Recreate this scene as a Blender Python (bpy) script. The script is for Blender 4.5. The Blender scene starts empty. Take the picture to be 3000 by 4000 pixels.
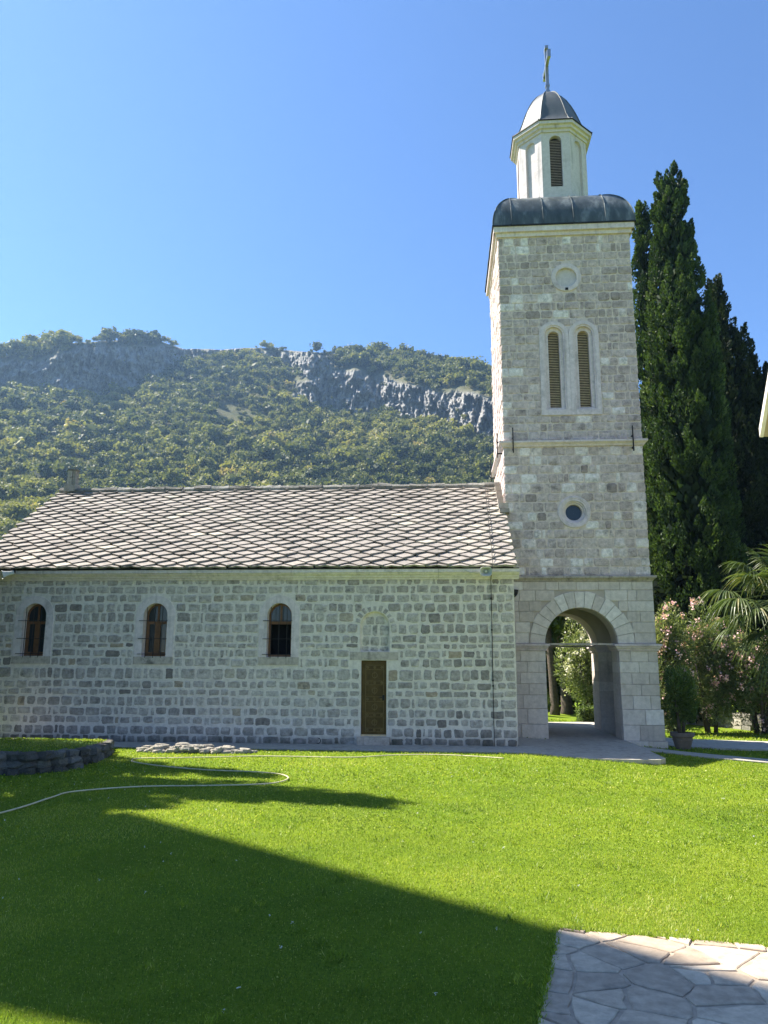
import bpy, math, random
import numpy as np
from mathutils import Vector, Matrix
random.seed(7)
RNG = np.random.default_rng(7)
S = bpy.context.scene
COL = S.collection

# ------------------------------------------------------------------ camera
FOC, YAW, PITCH, ROLL = 2988.06, -0.0771, 0.1921, 0.0042
CAM = Vector((-1.83, -20.0, 2.111))
_f = Vector((math.sin(YAW) * math.cos(PITCH), math.cos(YAW) * math.cos(PITCH), math.sin(PITCH)))
_r = Vector((math.cos(YAW), -math.sin(YAW), 0)); _u = _r.cross(_f)
R2 = _r * math.cos(ROLL) + _u * math.sin(ROLL); U2 = _u * math.cos(ROLL) - _r * math.sin(ROLL)
cd = bpy.data.cameras.new('camera'); cam = bpy.data.objects.new('camera', cd); COL.objects.link(cam)
cd.sensor_fit = 'VERTICAL'; cd.sensor_height = 36.0; cd.lens = FOC / 4000 * 36.0
cd.clip_start = 0.05; cd.clip_end = 6000
m = Matrix((R2, U2, -_f)).transposed().to_4x4(); m.translation = CAM
cam.matrix_world = m
S.camera = cam

# ------------------------------------------------------------------ sky, sun, exposure
SX, SY = -0.78, 0.25                       # direction to the sun, per unit of height
w = bpy.data.worlds.new('World'); S.world = w; w.use_nodes = True
nt = w.node_tree; bg = nt.nodes['Background']
sky = nt.nodes.new('ShaderNodeTexSky'); sky.sky_type = 'NISHITA'; sky.sun_disc = False
sky.sun_elevation = math.atan(1 / math.hypot(SX, SY)); sky.sun_rotation = math.atan2(SX, SY)
sky.altitude = 200; sky.air_density = 1.0; sky.dust_density = 0.15; sky.ozone_density = 10.0
nt.links.new(sky.outputs[0], bg.inputs[0]); bg.inputs[1].default_value = 0.05
sl = bpy.data.lights.new('sun', 'SUN'); sun = bpy.data.objects.new('sun', sl); COL.objects.link(sun)
sl.energy = 3.3; sl.angle = math.radians(0.7); sl.color = (1.0, 0.93, 0.80)
sun.rotation_euler = Vector((SX, SY, 1.0)).to_track_quat('Z', 'Y').to_euler()
sun.location = (-30, 10, 40)
vs = S.view_settings; vs.view_transform = 'Standard'; vs.look = 'None'; vs.exposure = 2.24; vs.gamma = 1.0
vs.use_curve_mapping = False
S.cycles.use_denoising = True
S.cycles.max_bounces = 6; S.cycles.transparent_max_bounces = 6; S.cycles.volume_bounces = 0
S.cycles.caustics_reflective = False; S.cycles.caustics_refractive = False

# ------------------------------------------------------------------ material helpers
class NT:
    def __init__(s, name):
        s.m = bpy.data.materials.new(name); s.m.use_nodes = True; s.t = s.m.node_tree
        s.b = s.t.nodes['Principled BSDF']; s.out = s.t.nodes['Material Output']
        s.b.inputs['Specular IOR Level'].default_value = 0.25
    def n(s, typ, **kw):
        nd = s.t.nodes.new('ShaderNode' + typ)
        for k, v in kw.items(): setattr(nd, k, v)
        return nd
    def l(s, a, b): s.t.links.new(a, b)
    def pos(s, sc=(1, 1, 1)):
        g = s.n('NewGeometry'); mp = s.n('Mapping'); mp.inputs['Scale'].default_value = sc
        s.l(g.outputs['Position'], mp.inputs['Vector']); return mp.outputs[0]
    def noise(s, vec, scale, detail=5, rough=.6):
        nd = s.n('TexNoise'); nd.inputs['Scale'].default_value = scale; nd.inputs['Detail'].default_value = detail
        nd.inputs['Roughness'].default_value = rough; s.l(vec, nd.inputs['Vector']); return nd.outputs['Fac']
    def ramp(s, fac, stops, interp='LINEAR'):
        r = s.n('ValToRGB'); r.color_ramp.interpolation = interp; el = r.color_ramp.elements
        while len(el) < len(stops): el.new(0.5)
        for e, (p, c) in zip(el, stops):
            e.position = p; e.color = (c, c, c, 1) if not hasattr(c, '__len__') else (*c, 1)
        s.l(fac, r.inputs[0]); return r.outputs[0]
    def mix(s, a, b, fac, mode='MIX'):
        x = s.n('MixRGB', blend_type=mode)
        for i, v in ((0, fac), (1, a), (2, b)):
            if hasattr(v, 'is_linked'): s.l(v, x.inputs[i])
            elif i == 0: x.inputs[0].default_value = v
            else: x.inputs[i].default_value = (*v, 1)
        return x.outputs[0]
    def attr(s, name='rnd'):
        a = s.n('Attribute'); a.attribute_name = name; return a.outputs['Fac']
    def bump(s, h, strength=.5, dist=.02):
        b = s.n('Bump'); b.inputs['Strength'].default_value = strength; b.inputs['Distance'].default_value = dist
        s.l(h, b.inputs['Height']); s.l(b.outputs[0], s.b.inputs['Normal'])
    def color(s, c):
        if hasattr(c, 'is_linked'): s.l(c, s.b.inputs['Base Color'])
        else: s.b.inputs['Base Color'].default_value = (*c, 1)
    def rough(s, r): s.b.inputs['Roughness'].default_value = r

def plain(name, col, rough=.8, var=.25, scale=4, bump=.2, metal=0, dist=.01):
    t = NT(name); p = t.pos()
    n1 = t.noise(p, scale)
    f = t.ramp(n1, [(.25, 1 - var), (.75, 1 + var * .3)])
    t.color(t.mix(col, f, 1.0, 'MULTIPLY')); t.rough(rough); t.b.inputs['Metallic'].default_value = metal
    if bump: t.bump(t.noise(p, scale * 6), bump, dist)
    return t.m

def stone_mat(name, stops, stain=.45, stain_scale=5, bump=.7, dist=.025, grain=.3, streak=0.0, damp=None, bscale=22):
    t = NT(name); p = t.pos()
    base = t.ramp(t.attr(), stops)
    g = t.ramp(t.noise(p, 9, 6, .65), [(.28, 1 - grain), (.7, 1 + grain * .35)])
    c = t.mix(base, g, 1.0, 'MULTIPLY')
    st = t.ramp(t.noise(p, stain_scale, 8, .72), [(.52, 0), (.68, stain)])
    c = t.mix(c, (.05, .05, .052), st)
    if streak:
        s2 = t.ramp(t.noise(t.pos((3.2, 3.2, .22)), 2.2, 4, .6), [(.55, 0), (.78, streak)])
        c = t.mix(c, (.07, .07, .07), s2)
    if damp:
        sp = t.n('SeparateXYZ'); g2 = t.n('NewGeometry'); t.l(g2.outputs['Position'], sp.inputs[0])
        mr = t.n('MapRange'); mr.inputs[1].default_value = damp; mr.inputs[2].default_value = 0.0
        t.l(sp.outputs['Z'], mr.inputs[0])
        mm = t.n('Math', operation='MULTIPLY'); t.l(mr.outputs[0], mm.inputs[0])
        t.l(t.ramp(t.noise(p, 3, 5), [(.3, .25), (.65, .95)]), mm.inputs[1])
        c = t.mix(c, (.055, .062, .045), mm.outputs[0])
    t.color(c); t.rough(.9)
    t.bump(t.noise(p, bscale, 7, .7), bump, dist)
    return t.m

def leaf_mat(name, stops, trans=.35, rough=.55, spec=.3, tcol=1.25):
    t = NT(name)
    c = t.ramp(t.attr(), stops); t.color(c); t.rough(rough); t.b.inputs['Specular IOR Level'].default_value = spec
    tr = t.n('BsdfTranslucent'); bc = t.mix(c, (tcol, tcol * 1.05, tcol * .5), 1.0, 'MULTIPLY'); t.l(bc, tr.inputs[0])
    mx = t.n('MixShader'); mx.inputs[0].default_value = trans
    t.l(t.b.outputs[0], mx.inputs[1]); t.l(tr.outputs[0], mx.inputs[2]); t.l(mx.outputs[0], t.out.inputs[0])
    return t.m

# ------------------------------------------------------------------ mesh helpers
LOC = {}
def tag(o, label=None, cat=None, group=None, kind=None):
    if label: o['label'] = label
    if cat: o['category'] = cat
    if group: o['group'] = group
    if kind: o['kind'] = kind
    return o
def link(name, me, parent=None):
    o = bpy.data.objects.new(name, me); COL.objects.link(o)
    LOC[o.name] = Vector((0, 0, 0))
    if parent is not None:
        o.parent = parent; o.matrix_parent_inverse = Matrix.Translation(-LOC[parent.name])
    return o
def thing(name, loc, label, cat, group=None):
    o = bpy.data.objects.new(name, None); COL.objects.link(o); o.location = loc; LOC[o.name] = Vector(loc)
    o.empty_display_size = .3
    return tag(o, label, cat, group)

class MB:
    def __init__(s): s.v = []; s.f = []; s.r = []
    def add(s, vs, fs, r=0.5):
        b = len(s.v); s.v.extend(vs); s.f.extend([tuple(b + i for i in f) for f in fs]); s.r.extend([r] * len(fs))
    def box(s, x0, x1, y0, y1, z0, z1, r=.5):
        s.add([(x0, y0, z0), (x1, y0, z0), (x1, y1, z0), (x0, y1, z0), (x0, y0, z1), (x1, y0, z1), (x1, y1, z1), (x0, y1, z1)],
              [(3, 2, 1, 0), (4, 5, 6, 7), (0, 1, 5, 4), (1, 2, 6, 5), (2, 3, 7, 6), (3, 0, 4, 7)], r)
    def prism(s, poly, fn, a0, a1, r=.5):
        n = len(poly)
        s.add([fn(p, a0) for p in poly] + [fn(p, a1) for p in poly],
              [tuple(range(n))[::-1], tuple(range(n, 2 * n))] + [(i, (i + 1) % n, n + (i + 1) % n, n + i) for i in range(n)], r)
    def loft(s, rings, r=.5, cap=True, closed=True):
        n = len(rings[0]); vs = [p for q in rings for p in q]; fs = []
        for k in range(len(rings) - 1):
            for i in range(n if closed else n - 1):
                j = (i + 1) % n; fs.append((k * n + i, k * n + j, (k + 1) * n + j, (k + 1) * n + i))
        if cap: fs += [tuple(range(n))[::-1], tuple(range((len(rings) - 1) * n, len(rings) * n))]
        s.add(vs, fs, r)
    def tube(s, path, rad, n=8, r=.5):
        rings = []; path = [Vector(p) for p in path]
        rads = rad if hasattr(rad, '__len__') else [rad] * len(path)
        for i, p in enumerate(path):
            d = (path[min(i + 1, len(path) - 1)] - path[max(i - 1, 0)]).normalized()
            a = d.cross(Vector((0, 0, 1)) if abs(d.z) < .9 else Vector((1, 0, 0))).normalized(); b = d.cross(a)
            rings.append([tuple(p + (a * math.cos(2 * math.pi * k / n) + b * math.sin(2 * math.pi * k / n)) * rads[i]) for k in range(n)])
        s.loft(rings, r)
    def mesh(s, name):
        me = bpy.data.meshes.new(name); me.from_pydata(s.v, [], s.f)
        a = me.attributes.new('rnd', 'FLOAT', 'FACE'); a.data.foreach_set('value', s.r)
        return me
    def build(s, name, mat, parent=None, smooth=False, fix=True):
        me = s.mesh(name)
        if fix:
            import bmesh
            bm = bmesh.new(); bm.from_mesh(me); bmesh.ops.recalc_face_normals(bm, faces=bm.faces); bm.to_mesh(me); bm.free()
        me.materials.append(mat)
        if smooth: me.polygons.foreach_set('use_smooth', [True] * len(me.polygons))
        return link(name, me, parent)

def quads_mesh(name, V, rnd, mat, parent=None):
    """V: (N,4,3) array of quads, rnd: (N,)"""
    N = len(V); me = bpy.data.meshes.new(name)
    me.vertices.add(N * 4); me.vertices.foreach_set('co', V.reshape(-1).astype(np.float32))
    me.loops.add(N * 4); me.loops.foreach_set('vertex_index', np.arange(N * 4, dtype=np.int32))
    me.polygons.add(N); me.polygons.foreach_set('loop_start', np.arange(0, N * 4, 4, dtype=np.int32))
    a = me.attributes.new('rnd', 'FLOAT', 'FACE'); a.data.foreach_set('value', rnd.astype(np.float32))
    me.update(calc_edges=True); me.materials.append(mat)
    return link(name, me, parent)
def unit(v): return v / np.maximum(np.linalg.norm(v, axis=-1, keepdims=True), 1e-9)
def leaves(C, ax, L, W, rng, flat=0.0):
    """rhombus leaves centred at C along ax"""
    ax = unit(ax); rv = rng.normal(size=C.shape); rv[:, 2] *= (1 - flat)
    sd = unit(np.cross(ax, rv)); L = np.asarray(L).reshape(-1, 1); W = np.asarray(W).reshape(-1, 1)
    return np.stack([C - ax * L / 2, C + sd * W / 2, C + ax * L / 2, C - sd * W / 2], axis=1)

def arc(cx, cz, r, a0, a1, n): return [(cx + r * math.cos(a0 + (a1 - a0) * i / n), cz + r * math.sin(a0 + (a1 - a0) * i / n)) for i in range(n + 1)]
def arch_outline(cx, z0, zs, r, n=14):
    return [(cx - r, z0)] + arc(cx, zs, r, math.pi, 0, n) + [(cx + r, z0)]
def FRONT(y0): return lambda p, a: (p[0], y0 - a, p[1])
def ring(mb, cx, z0o, z0i, zs, ri, ro, y0, y1, r=.5, n=14, fn=None):
    """moulded arched frame band between two arched outlines, from y0 (front) to y1"""
    fn = fn or (lambda p, y: (p[0], y, p[1]))
    O = arch_outline(cx, z0o, zs, ro, n); I = arch_outline(cx, z0i, zs, ri, n); k = len(O)
    vs = [fn(p, y0) for p in O] + [fn(p, y0) for p in I] + [fn(p, y1) for p in O] + [fn(p, y1) for p in I]
    fs = []
    for i in range(k):
        j = (i + 1) % k
        fs += [(i, j, k + j, k + i), (k + i, k + j, 3 * k + j, 3 * k + i), (2 * k + i, 2 * k + j, j, i), (2 * k + i, 3 * k + i, 3 * k + j, 2 * k + j)]
    mb.add(vs, fs, r)
def disc_ring(mb, cx, cz, prof, fn, n=40, r=.5):
    """turned ring: prof = [(radius, depth)]"""
    rings = [[fn((cx + rr * math.cos(2 * math.pi * i / n), cz + rr * math.sin(2 * math.pi * i / n)), d) for i in range(n)] for rr, d in prof]
    mb.loft(rings, r, cap=False)
def wall_open(mb, x0, x1, z0, z1, ops, y0, y1, n=14, fn=None):
    """wall slab with arched openings (cx, half, zb, zs); zs None = square head at zt given as 5th"""
    fn = fn or (lambda p, y: (p[0], y, p[1]))
    def bx(a, b, c, d):
        if b - a > 1e-4 and d - c > 1e-4: mb.prism([(a, c), (b, c), (b, d), (a, d)], fn, y0, y1)
    x = x0
    for cx, h, zb, zs in sorted(ops):
        bx(x, cx - h, z0, z1); bx(cx - h, cx + h, z0, zb)
        A = arc(cx, zs, h, math.pi, 0, n)
        for i in range(n):
            (ax, az), (b_x, bz) = A[i], A[i + 1]
            mb.prism([(ax, az), (b_x, bz), (b_x, z1), (ax, z1)], fn, y0, y1)
        x = cx + h
    bx(x, x1, z0, z1)

# ------------------------------------------------------------------ ground height
def zg(x, y):
    s = min(max((y + 6) / 4, 0), 1); s = s * s * (3 - 2 * s)
    return -.06 * min(max(x, 0), 6.5) * s
def zgv(x, y):
    s = np.clip((y + 6) / 4, 0, 1); s = s * s * (3 - 2 * s)
    return -.06 * np.clip(x, 0, 6.5) * s
# ------------------------------------------------------------------ materials
M = {}
M['nave_stone'] = stone_mat('nave_stone', [(0, (.25, .218, .205)), (.2, (.40, .355, .335)), (.42, (.52, .465, .44)), (.66, (.62, .56, .525)), (.84, (.54, .475, .41)), (.93, (.48, .385, .30)), (1, (.68, .63, .57))], stain=.6, stain_scale=3.6, damp=.45, grain=.45, bump=1.0, dist=.035, bscale=14)
M['mortar'] = stone_mat('lime_mortar', [(0, (.76, .685, .635)), (1, (.76, .685, .635))], stain=.16, stain_scale=2.2, bump=.6, grain=.22, damp=.3, streak=.15)
M['tower_stone'] = stone_mat('tower_stone', [(0, (.32, .262, .245)), (.15, (.47, .39, .365)), (.45, (.60, .497, .468)), (.7, (.68, .575, .545)), (.84, (.75, .65, .62)), (.9, (.87, .78, .75)), (1, (.93, .86, .83))], stain=.55, stain_scale=3.8, grain=.4, bump=.9, dist=.04, bscale=11)
M['tower_mortar'] = stone_mat('tower_mortar', [(0, (.74, .63, .575)), (1, (.74, .63, .575))], stain=.2, bump=.4)
M['ashlar'] = stone_mat('ashlar', [(0, (.50, .435, .39)), (.5, (.64, .565, .515)), (.8, (.72, .65, .60)), (1, (.84, .78, .73))], stain=.22, stain_scale=2.5, bump=.25, dist=.01, grain=.2, streak=.3)
M['ashlar_joint'] = plain('ashlar_joint', (.2, .19, .175), .9)
M['trim'] = stone_mat('limestone_trim', [(0, (.63, .54, .55)), (.6, (.71, .62, .63)), (1, (.77, .69, .69))], stain=.3, stain_scale=2.2, bump=.25, dist=.008, grain=.2, streak=.35)
M['trim_dirty'] = stone_mat('stained_limestone', [(0, (.46, .40, .355)), (1, (.58, .505, .45))], stain=.75, stain_scale=1.8, bump=.3, dist=.01, grain=.3, streak=.8)
M['slate'] = stone_mat('roof_slate', [(0, (.21, .188, .172)), (.3, (.275, .25, .228)), (.6, (.315, .285, .26)), (.85, (.365, .33, .29)), (1, (.47, .43, .36))], stain=.4, stain_scale=2.2, bump=.6, dist=.015, grain=.3)
M['deck'] = plain('roof_deck', (.09, .08, .075), .95)
M['ridge'] = stone_mat('ridge_mortar', [(0, (.17, .165, .15)), (1, (.40, .385, .35))], stain=.7, stain_scale=4, bump=.9, dist=.04)
M['plaster'] = stone_mat('white_plaster', [(0, (.60, .55, .56)), (1, (.60, .55, .56))], stain=.2, stain_scale=1.6, bump=.2, dist=.008, grain=.14, streak=.6)
M['wood'] = plain('brown_window_wood', (.20, .095, .045), .55, .4, 9, .2)
M['slat'] = plain('yellow_louvre_wood', (.66, .50, .31), .7, .35, 8, .1)
M['slat_brown'] = plain('brown_louvre_wood', (.38, .29, .25), .7, .3, 8, .1)
M['dark'] = plain('unlit_interior', (.012, .012, .014), .9, .2, 3, 0)  # near-black colour standing in for unlit space behind openings
M['iron'] = plain('black_iron', (.022, .021, .022), .6, .3, 20, .1)
M['soffit'] = plain('vault_plaster', (.52, .455, .40), .9, .25, 2, .2)
M['concrete'] = stone_mat('pavement_concrete', [(0, (.40, .375, .335)), (1, (.45, .42, .37))], stain=.35, stain_scale=2.0, bump=.4, dist=.01, grain=.3)
M['hose'] = plain('cream_rubber', (.62, .55, .36), .6, .2, 10, 0)
M['horn'] = plain('horn_enamel', (.52, .53, .50), .5, .15, 8, 0)
M['terracotta'] = plain('grey_terracotta', (.20, .155, .13), .85, .3, 7, .2)
M['cable'] = plain('cable_black', (.02, .02, .02), .6, .1, 5, 0)
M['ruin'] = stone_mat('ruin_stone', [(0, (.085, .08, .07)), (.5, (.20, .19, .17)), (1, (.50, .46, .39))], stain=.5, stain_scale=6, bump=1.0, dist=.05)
M['flag'] = stone_mat('flagstone', [(0, (.38, .30, .225)), (.45, (.49, .39, .29)), (.8, (.56, .455, .34)), (1, (.66, .56, .43))], stain=.35, stain_scale=2.6, bump=.5, dist=.01, grain=.35)
M['flag_joint'] = plain('flag_joint', (.44, .355, .27), .95, .35, 12, .3)
M['clay'] = plain('red_roof_clay', (.30, .12, .07), .85, .3, 5, .2)
M['cream'] = plain('cream_render', (.62, .56, .44), .9, .15, 2, .1)
M['fascia'] = plain('white_fascia', (.74, .70, .64), .8, .15, 5, .1)
M['beige'] = plain('beige_soffit', (.40, .33, .22), .9, .2, 6, .1)
M['turf'] = plain('turf', (.06, .12, .018), .95, .4, 14, .6, 0, .03)
M['bark'] = plain('bark', (.13, .105, .085), .95, .5, 9, 1.0, 0, .04)
M['bark_pale'] = plain('pale_bark', (.42, .38, .33), .95, .4, 7, .8, 0, .04)

def copper():
    t = NT('patinated_copper'); p = t.pos((1.6, 1.6, .5))
    n1 = t.noise(p, 2.0, 5, .6)
    c = t.ramp(n1, [(.3, (.055, .068, .072)), (.5, (.09, .105, .11)), (.68, (.23, .25, .25))])
    t.color(c); t.b.inputs['Metallic'].default_value = .25; t.rough(.42); t.bump(t.noise(t.pos(), 5, 3), .12, .03)
    return t.m
M['copper'] = copper()
def lead():
    t = NT('lead_sheet'); p = t.pos((1.2, 1.2, .4))
    c = t.ramp(t.noise(p, 2.4, 5), [(.3, (.085, .095, .105)), (.75, (.15, .155, .16))])
    t.color(c); t.b.inputs['Metallic'].default_value = .2; t.rough(.5); t.bump(t.noise(t.pos(), 6, 3), .1, .02)
    return t.m
M['lead'] = lead()
M['steel'] = plain('cross_metal', (.42, .42, .43), .3, .15, 6, 0, .8)
def glass():
    t = NT('window_glass'); t.color((.02, .025, .03)); t.rough(.06); t.b.inputs['Specular IOR Level'].default_value = .5
    t.bump(t.noise(t.pos(), 3, 2), .06, .02); return t.m
M['glass'] = glass()
def door_mat():
    t = NT('embossed_door_brass'); p = t.pos()
    br = t.n('TexVoronoi'); br.inputs['Scale'].default_value = 40; t.l(p, br.inputs['Vector'])
    c = t.ramp(t.noise(p, 7, 5), [(.3, (.06, .036, .012)), (.7, (.11, .068, .022))])
    t.color(c); t.b.inputs['Metallic'].default_value = .45; t.rough(.5); t.bump(br.outputs['Distance'], .4, .006); return t.m
M['door'] = door_mat()

def lawn_mat():
    t = NT('lawn_soil_and_turf'); p = t.pos()
    a = t.noise(p, .35, 4); b = t.noise(p, 26, 6, .75); d = t.noise(p, 2.2, 5)
    c = t.ramp(b, [(.25, (.075, .125, .012)), (.5, (.15, .22, .018)), (.75, (.23, .30, .03))])
    c = t.mix(c, t.ramp(a, [(.35, (.82, .9, .8)), (.65, (1.15, 1.08, 1.0))]), 1.0, 'MULTIPLY')
    c = t.mix(c, t.ramp(d, [(.3, (.85, .9, .9)), (.7, (1.1, 1.05, 1.0))]), 1.0, 'MULTIPLY')
    t.color(c); t.rough(.9); t.b.inputs['Specular IOR Level'].default_value = .1; t.bump(b, .9, .04); return t.m
M['lawn'] = lawn_mat()
M['grass'] = leaf_mat('grass_blade', [(0, (.075, .13, .014)), (.35, (.165, .245, .020)), (.65, (.245, .32, .030)), (.85, (.335, .38, .055)), (1, (.46, .46, .14))], trans=.45, rough=.5, spec=.25, tcol=1.3)
M['petal_white'] = plain('clover_white', (.75, .74, .68), .8, .1, 5, 0)
M['hill_leaf'] = leaf_mat('hill_foliage', [(0, (.055, .07, .028)), (.35, (.145, .155, .055)), (.7, (.25, .245, .08)), (.92, (.33, .30, .095)), (1, (.33, .25, .12))], trans=.3, rough=.6, spec=.15)
M['cypress'] = leaf_mat('cypress_foliage', [(0, (.018, .034, .016)), (.5, (.042, .075, .024)), (.85, (.08, .125, .035)), (1, (.12, .165, .06))], trans=.3, rough=.55, spec=.2)
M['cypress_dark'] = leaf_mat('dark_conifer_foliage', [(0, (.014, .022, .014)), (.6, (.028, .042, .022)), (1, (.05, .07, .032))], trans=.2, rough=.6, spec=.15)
M['oleander'] = leaf_mat('oleander_leaf', [(0, (.08, .115, .045)), (.5, (.155, .195, .08)), (1, (.30, .32, .17))], trans=.5, rough=.4, spec=.4)
M['pink'] = leaf_mat('oleander_petal', [(0, (.70, .36, .40)), (1, (.88, .68, .69))], trans=.3)
M['white_petal'] = leaf_mat('white_petal', [(0, (.65, .62, .50)), (1, (.78, .76, .68))], trans=.3)
M['plane_leaf'] = leaf_mat('broad_leaf', [(0, (.03, .055, .016)), (1, (.09, .13, .03))], trans=.35)
M['box_leaf'] = leaf_mat('box_leaf', [(0, (.05, .09, .025)), (1, (.16, .21, .06))], trans=.4)
M['palm'] = leaf_mat('palm_leaf', [(0, (.05, .085, .025)), (.6, (.10, .13, .04)), (1, (.30, .27, .13))], trans=.3, rough=.4, spec=.4)

def hill_mat():
    t = NT('karst_hillside'); mask = t.attr()
    st = t.noise(t.pos((.2, .2, .06)), 1.0, 10, .75); cr = t.noise(t.pos((.9, .9, .3)), 1.0, 8, .75)
    rock = t.ramp(st, [(.3, (.19, .185, .18)), (.48, (.35, .34, .325)), (.62, (.48, .465, .43)), (.76, (.60, .56, .50))])
    rock = t.mix(rock, t.ramp(cr, [(.3, .45), (.6, 1.1)]), 1.0, 'MULTIPLY')
    soil = t.ramp(t.noise(t.pos((.08, .08, .08)), 1.0, 7, .7), [(.35, (.07, .08, .03)), (.6, (.13, .125, .05)), (.75, (.19, .17, .085))])
    t.color(t.mix(soil, rock, mask)); t.rough(.95); t.bump(cr, 1.0, 2.0); return t.m
M['hill'] = hill_mat()

# ------------------------------------------------------------------ the ground
def grid_sheet(name, xs, ys, zf, mat):
    X, Y = np.meshgrid(xs, ys); Z = zf(X, Y); nx, ny = len(xs), len(ys)
    V = np.stack([X, Y, Z], -1).reshape(-1, 3)
    fs = [(j * nx + i, j * nx + i + 1, (j + 1) * nx + i + 1, (j + 1) * nx + i) for j in range(ny - 1) for i in range(nx - 1)]
    me = bpy.data.meshes.new(name); me.from_pydata(V.tolist(), [], fs); me.materials.append(mat)
    me.polygons.foreach_set('use_smooth', [True] * len(me.polygons))
    return link(name, me)
xs = np.concatenate([[-1500, -400, -120], np.arange(-40, 40.1, 1.0), [120, 400, 1500]])
ys = np.concatenate([[-1500, -400, -120], np.arange(-40, 40.1, 1.0), [120, 400, 1500]])
tag(grid_sheet('lawn', xs, ys, zgv, M['lawn']), 'short bright green lawn in front of the church', 'lawn', kind='structure')

def clip(poly, p, n):
    out = []
    for i in range(len(poly)):
        a, b = poly[i], poly[(i + 1) % len(poly)]
        da = (a[0] - p[0]) * n[0] + (a[1] - p[1]) * n[1]; db = (b[0] - p[0]) * n[0] + (b[1] - p[1]) * n[1]
        if da <= 0: out.append(a)
        if da * db < 0: t = da / (da - db); out.append((a[0] + (b[0] - a[0]) * t, a[1] + (b[1] - a[1]) * t))
    return out
# platform of paving along the church and through the arch
pave = [(.4, 0.3), (.4, -1.37), (.7, -1.42), (2.6, -1.58), (3.05, -1.52), (3.24, -1.2), (3.24, -.3), (3.3, 1.2), (3.25, 2.9),
        (3.25, 7.3), (5.2, 7.6), (5.2, 9.4), (3.1, 9.5), (-.5, 8.9), (-.5, 7.4), (1.05, 7.3), (1.05, 2.6), (0.05, 2.6), (0.05, .3)]
pave0 = [(-13.2, .15), (-13.2, -1.22), (-6, -1.26), (0, -1.34), (.399, -1.37), (.399, .299), (.05, .299), (.05, .15)]
mb = MB()
for xa, xb in ((-9, 1.5), (1.5, 9)):
    pp = clip(clip(pave, (xa, 0), (-1, 0)), (xb, 0), (1, 0))
    mb.prism(pp, lambda p, a: (p[0], p[1], a if a < -.3 else .03 - .06 * min(p[0], 1.5)), -.5, 0)
pv0 = MB(); pv0.prism(pave0, lambda p, a: (p[0], p[1], a), -.5, .03)
tag(pv0.build('pavement', M['concrete']), 'grey pavement strip along the foot of the church wall', 'pavement', kind='structure')
tag(mb.build('pavement', M['concrete']), 'grey pavement slab in front of the tower and through its arch', 'pavement', kind='structure')
def path_strip(name, far, near, label):
    mb = MB(); n = len(far)
    P = [(x, y, zg(x, y) + .03) for x, y in far] + [(x, y, zg(x, y) + .03) for x, y in near]
    Q = [(x, y, z - .2) for x, y, z in P]
    fs = [(i, i + 1, n + i + 1, n + i) for i in range(n - 1)]
    fs += [(n + i, n + i + 1, 3 * n + i + 1, 3 * n + i) for i in range(n - 1)] + [(2 * n + i, 2 * n + i + 1, i + 1, i) for i in range(n - 1)]
    mb.add(P + Q, fs)
    return tag(mb.build(name, M['concrete']), label, 'path', kind='structure')
path_strip('garden_path', [(3.3, 2.55), (3.92, 2.27), (4.5, 1.95), (5.2, 1.75), (6.57, 1.5), (8, 1.3), (11, 1.0)],
           [(3.3, 1.55), (3.72, 1.45), (4.2, 1.15), (4.9, .8), (6.2, .62), (8, .45), (11, .1)], 'narrow pale flag path leaving the pavement to the right')
path_strip('drive', [(4.42, 6.3), (5.8, 6.3), (8.4, 6.2), (12, 6.0), (25, 5.2)], [(4.42, 3.35), (5.2, 3.45), (7.5, 3.72), (12, 3.7), (25, 3.0)], 'wide paved drive running right from behind the tower')

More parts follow.
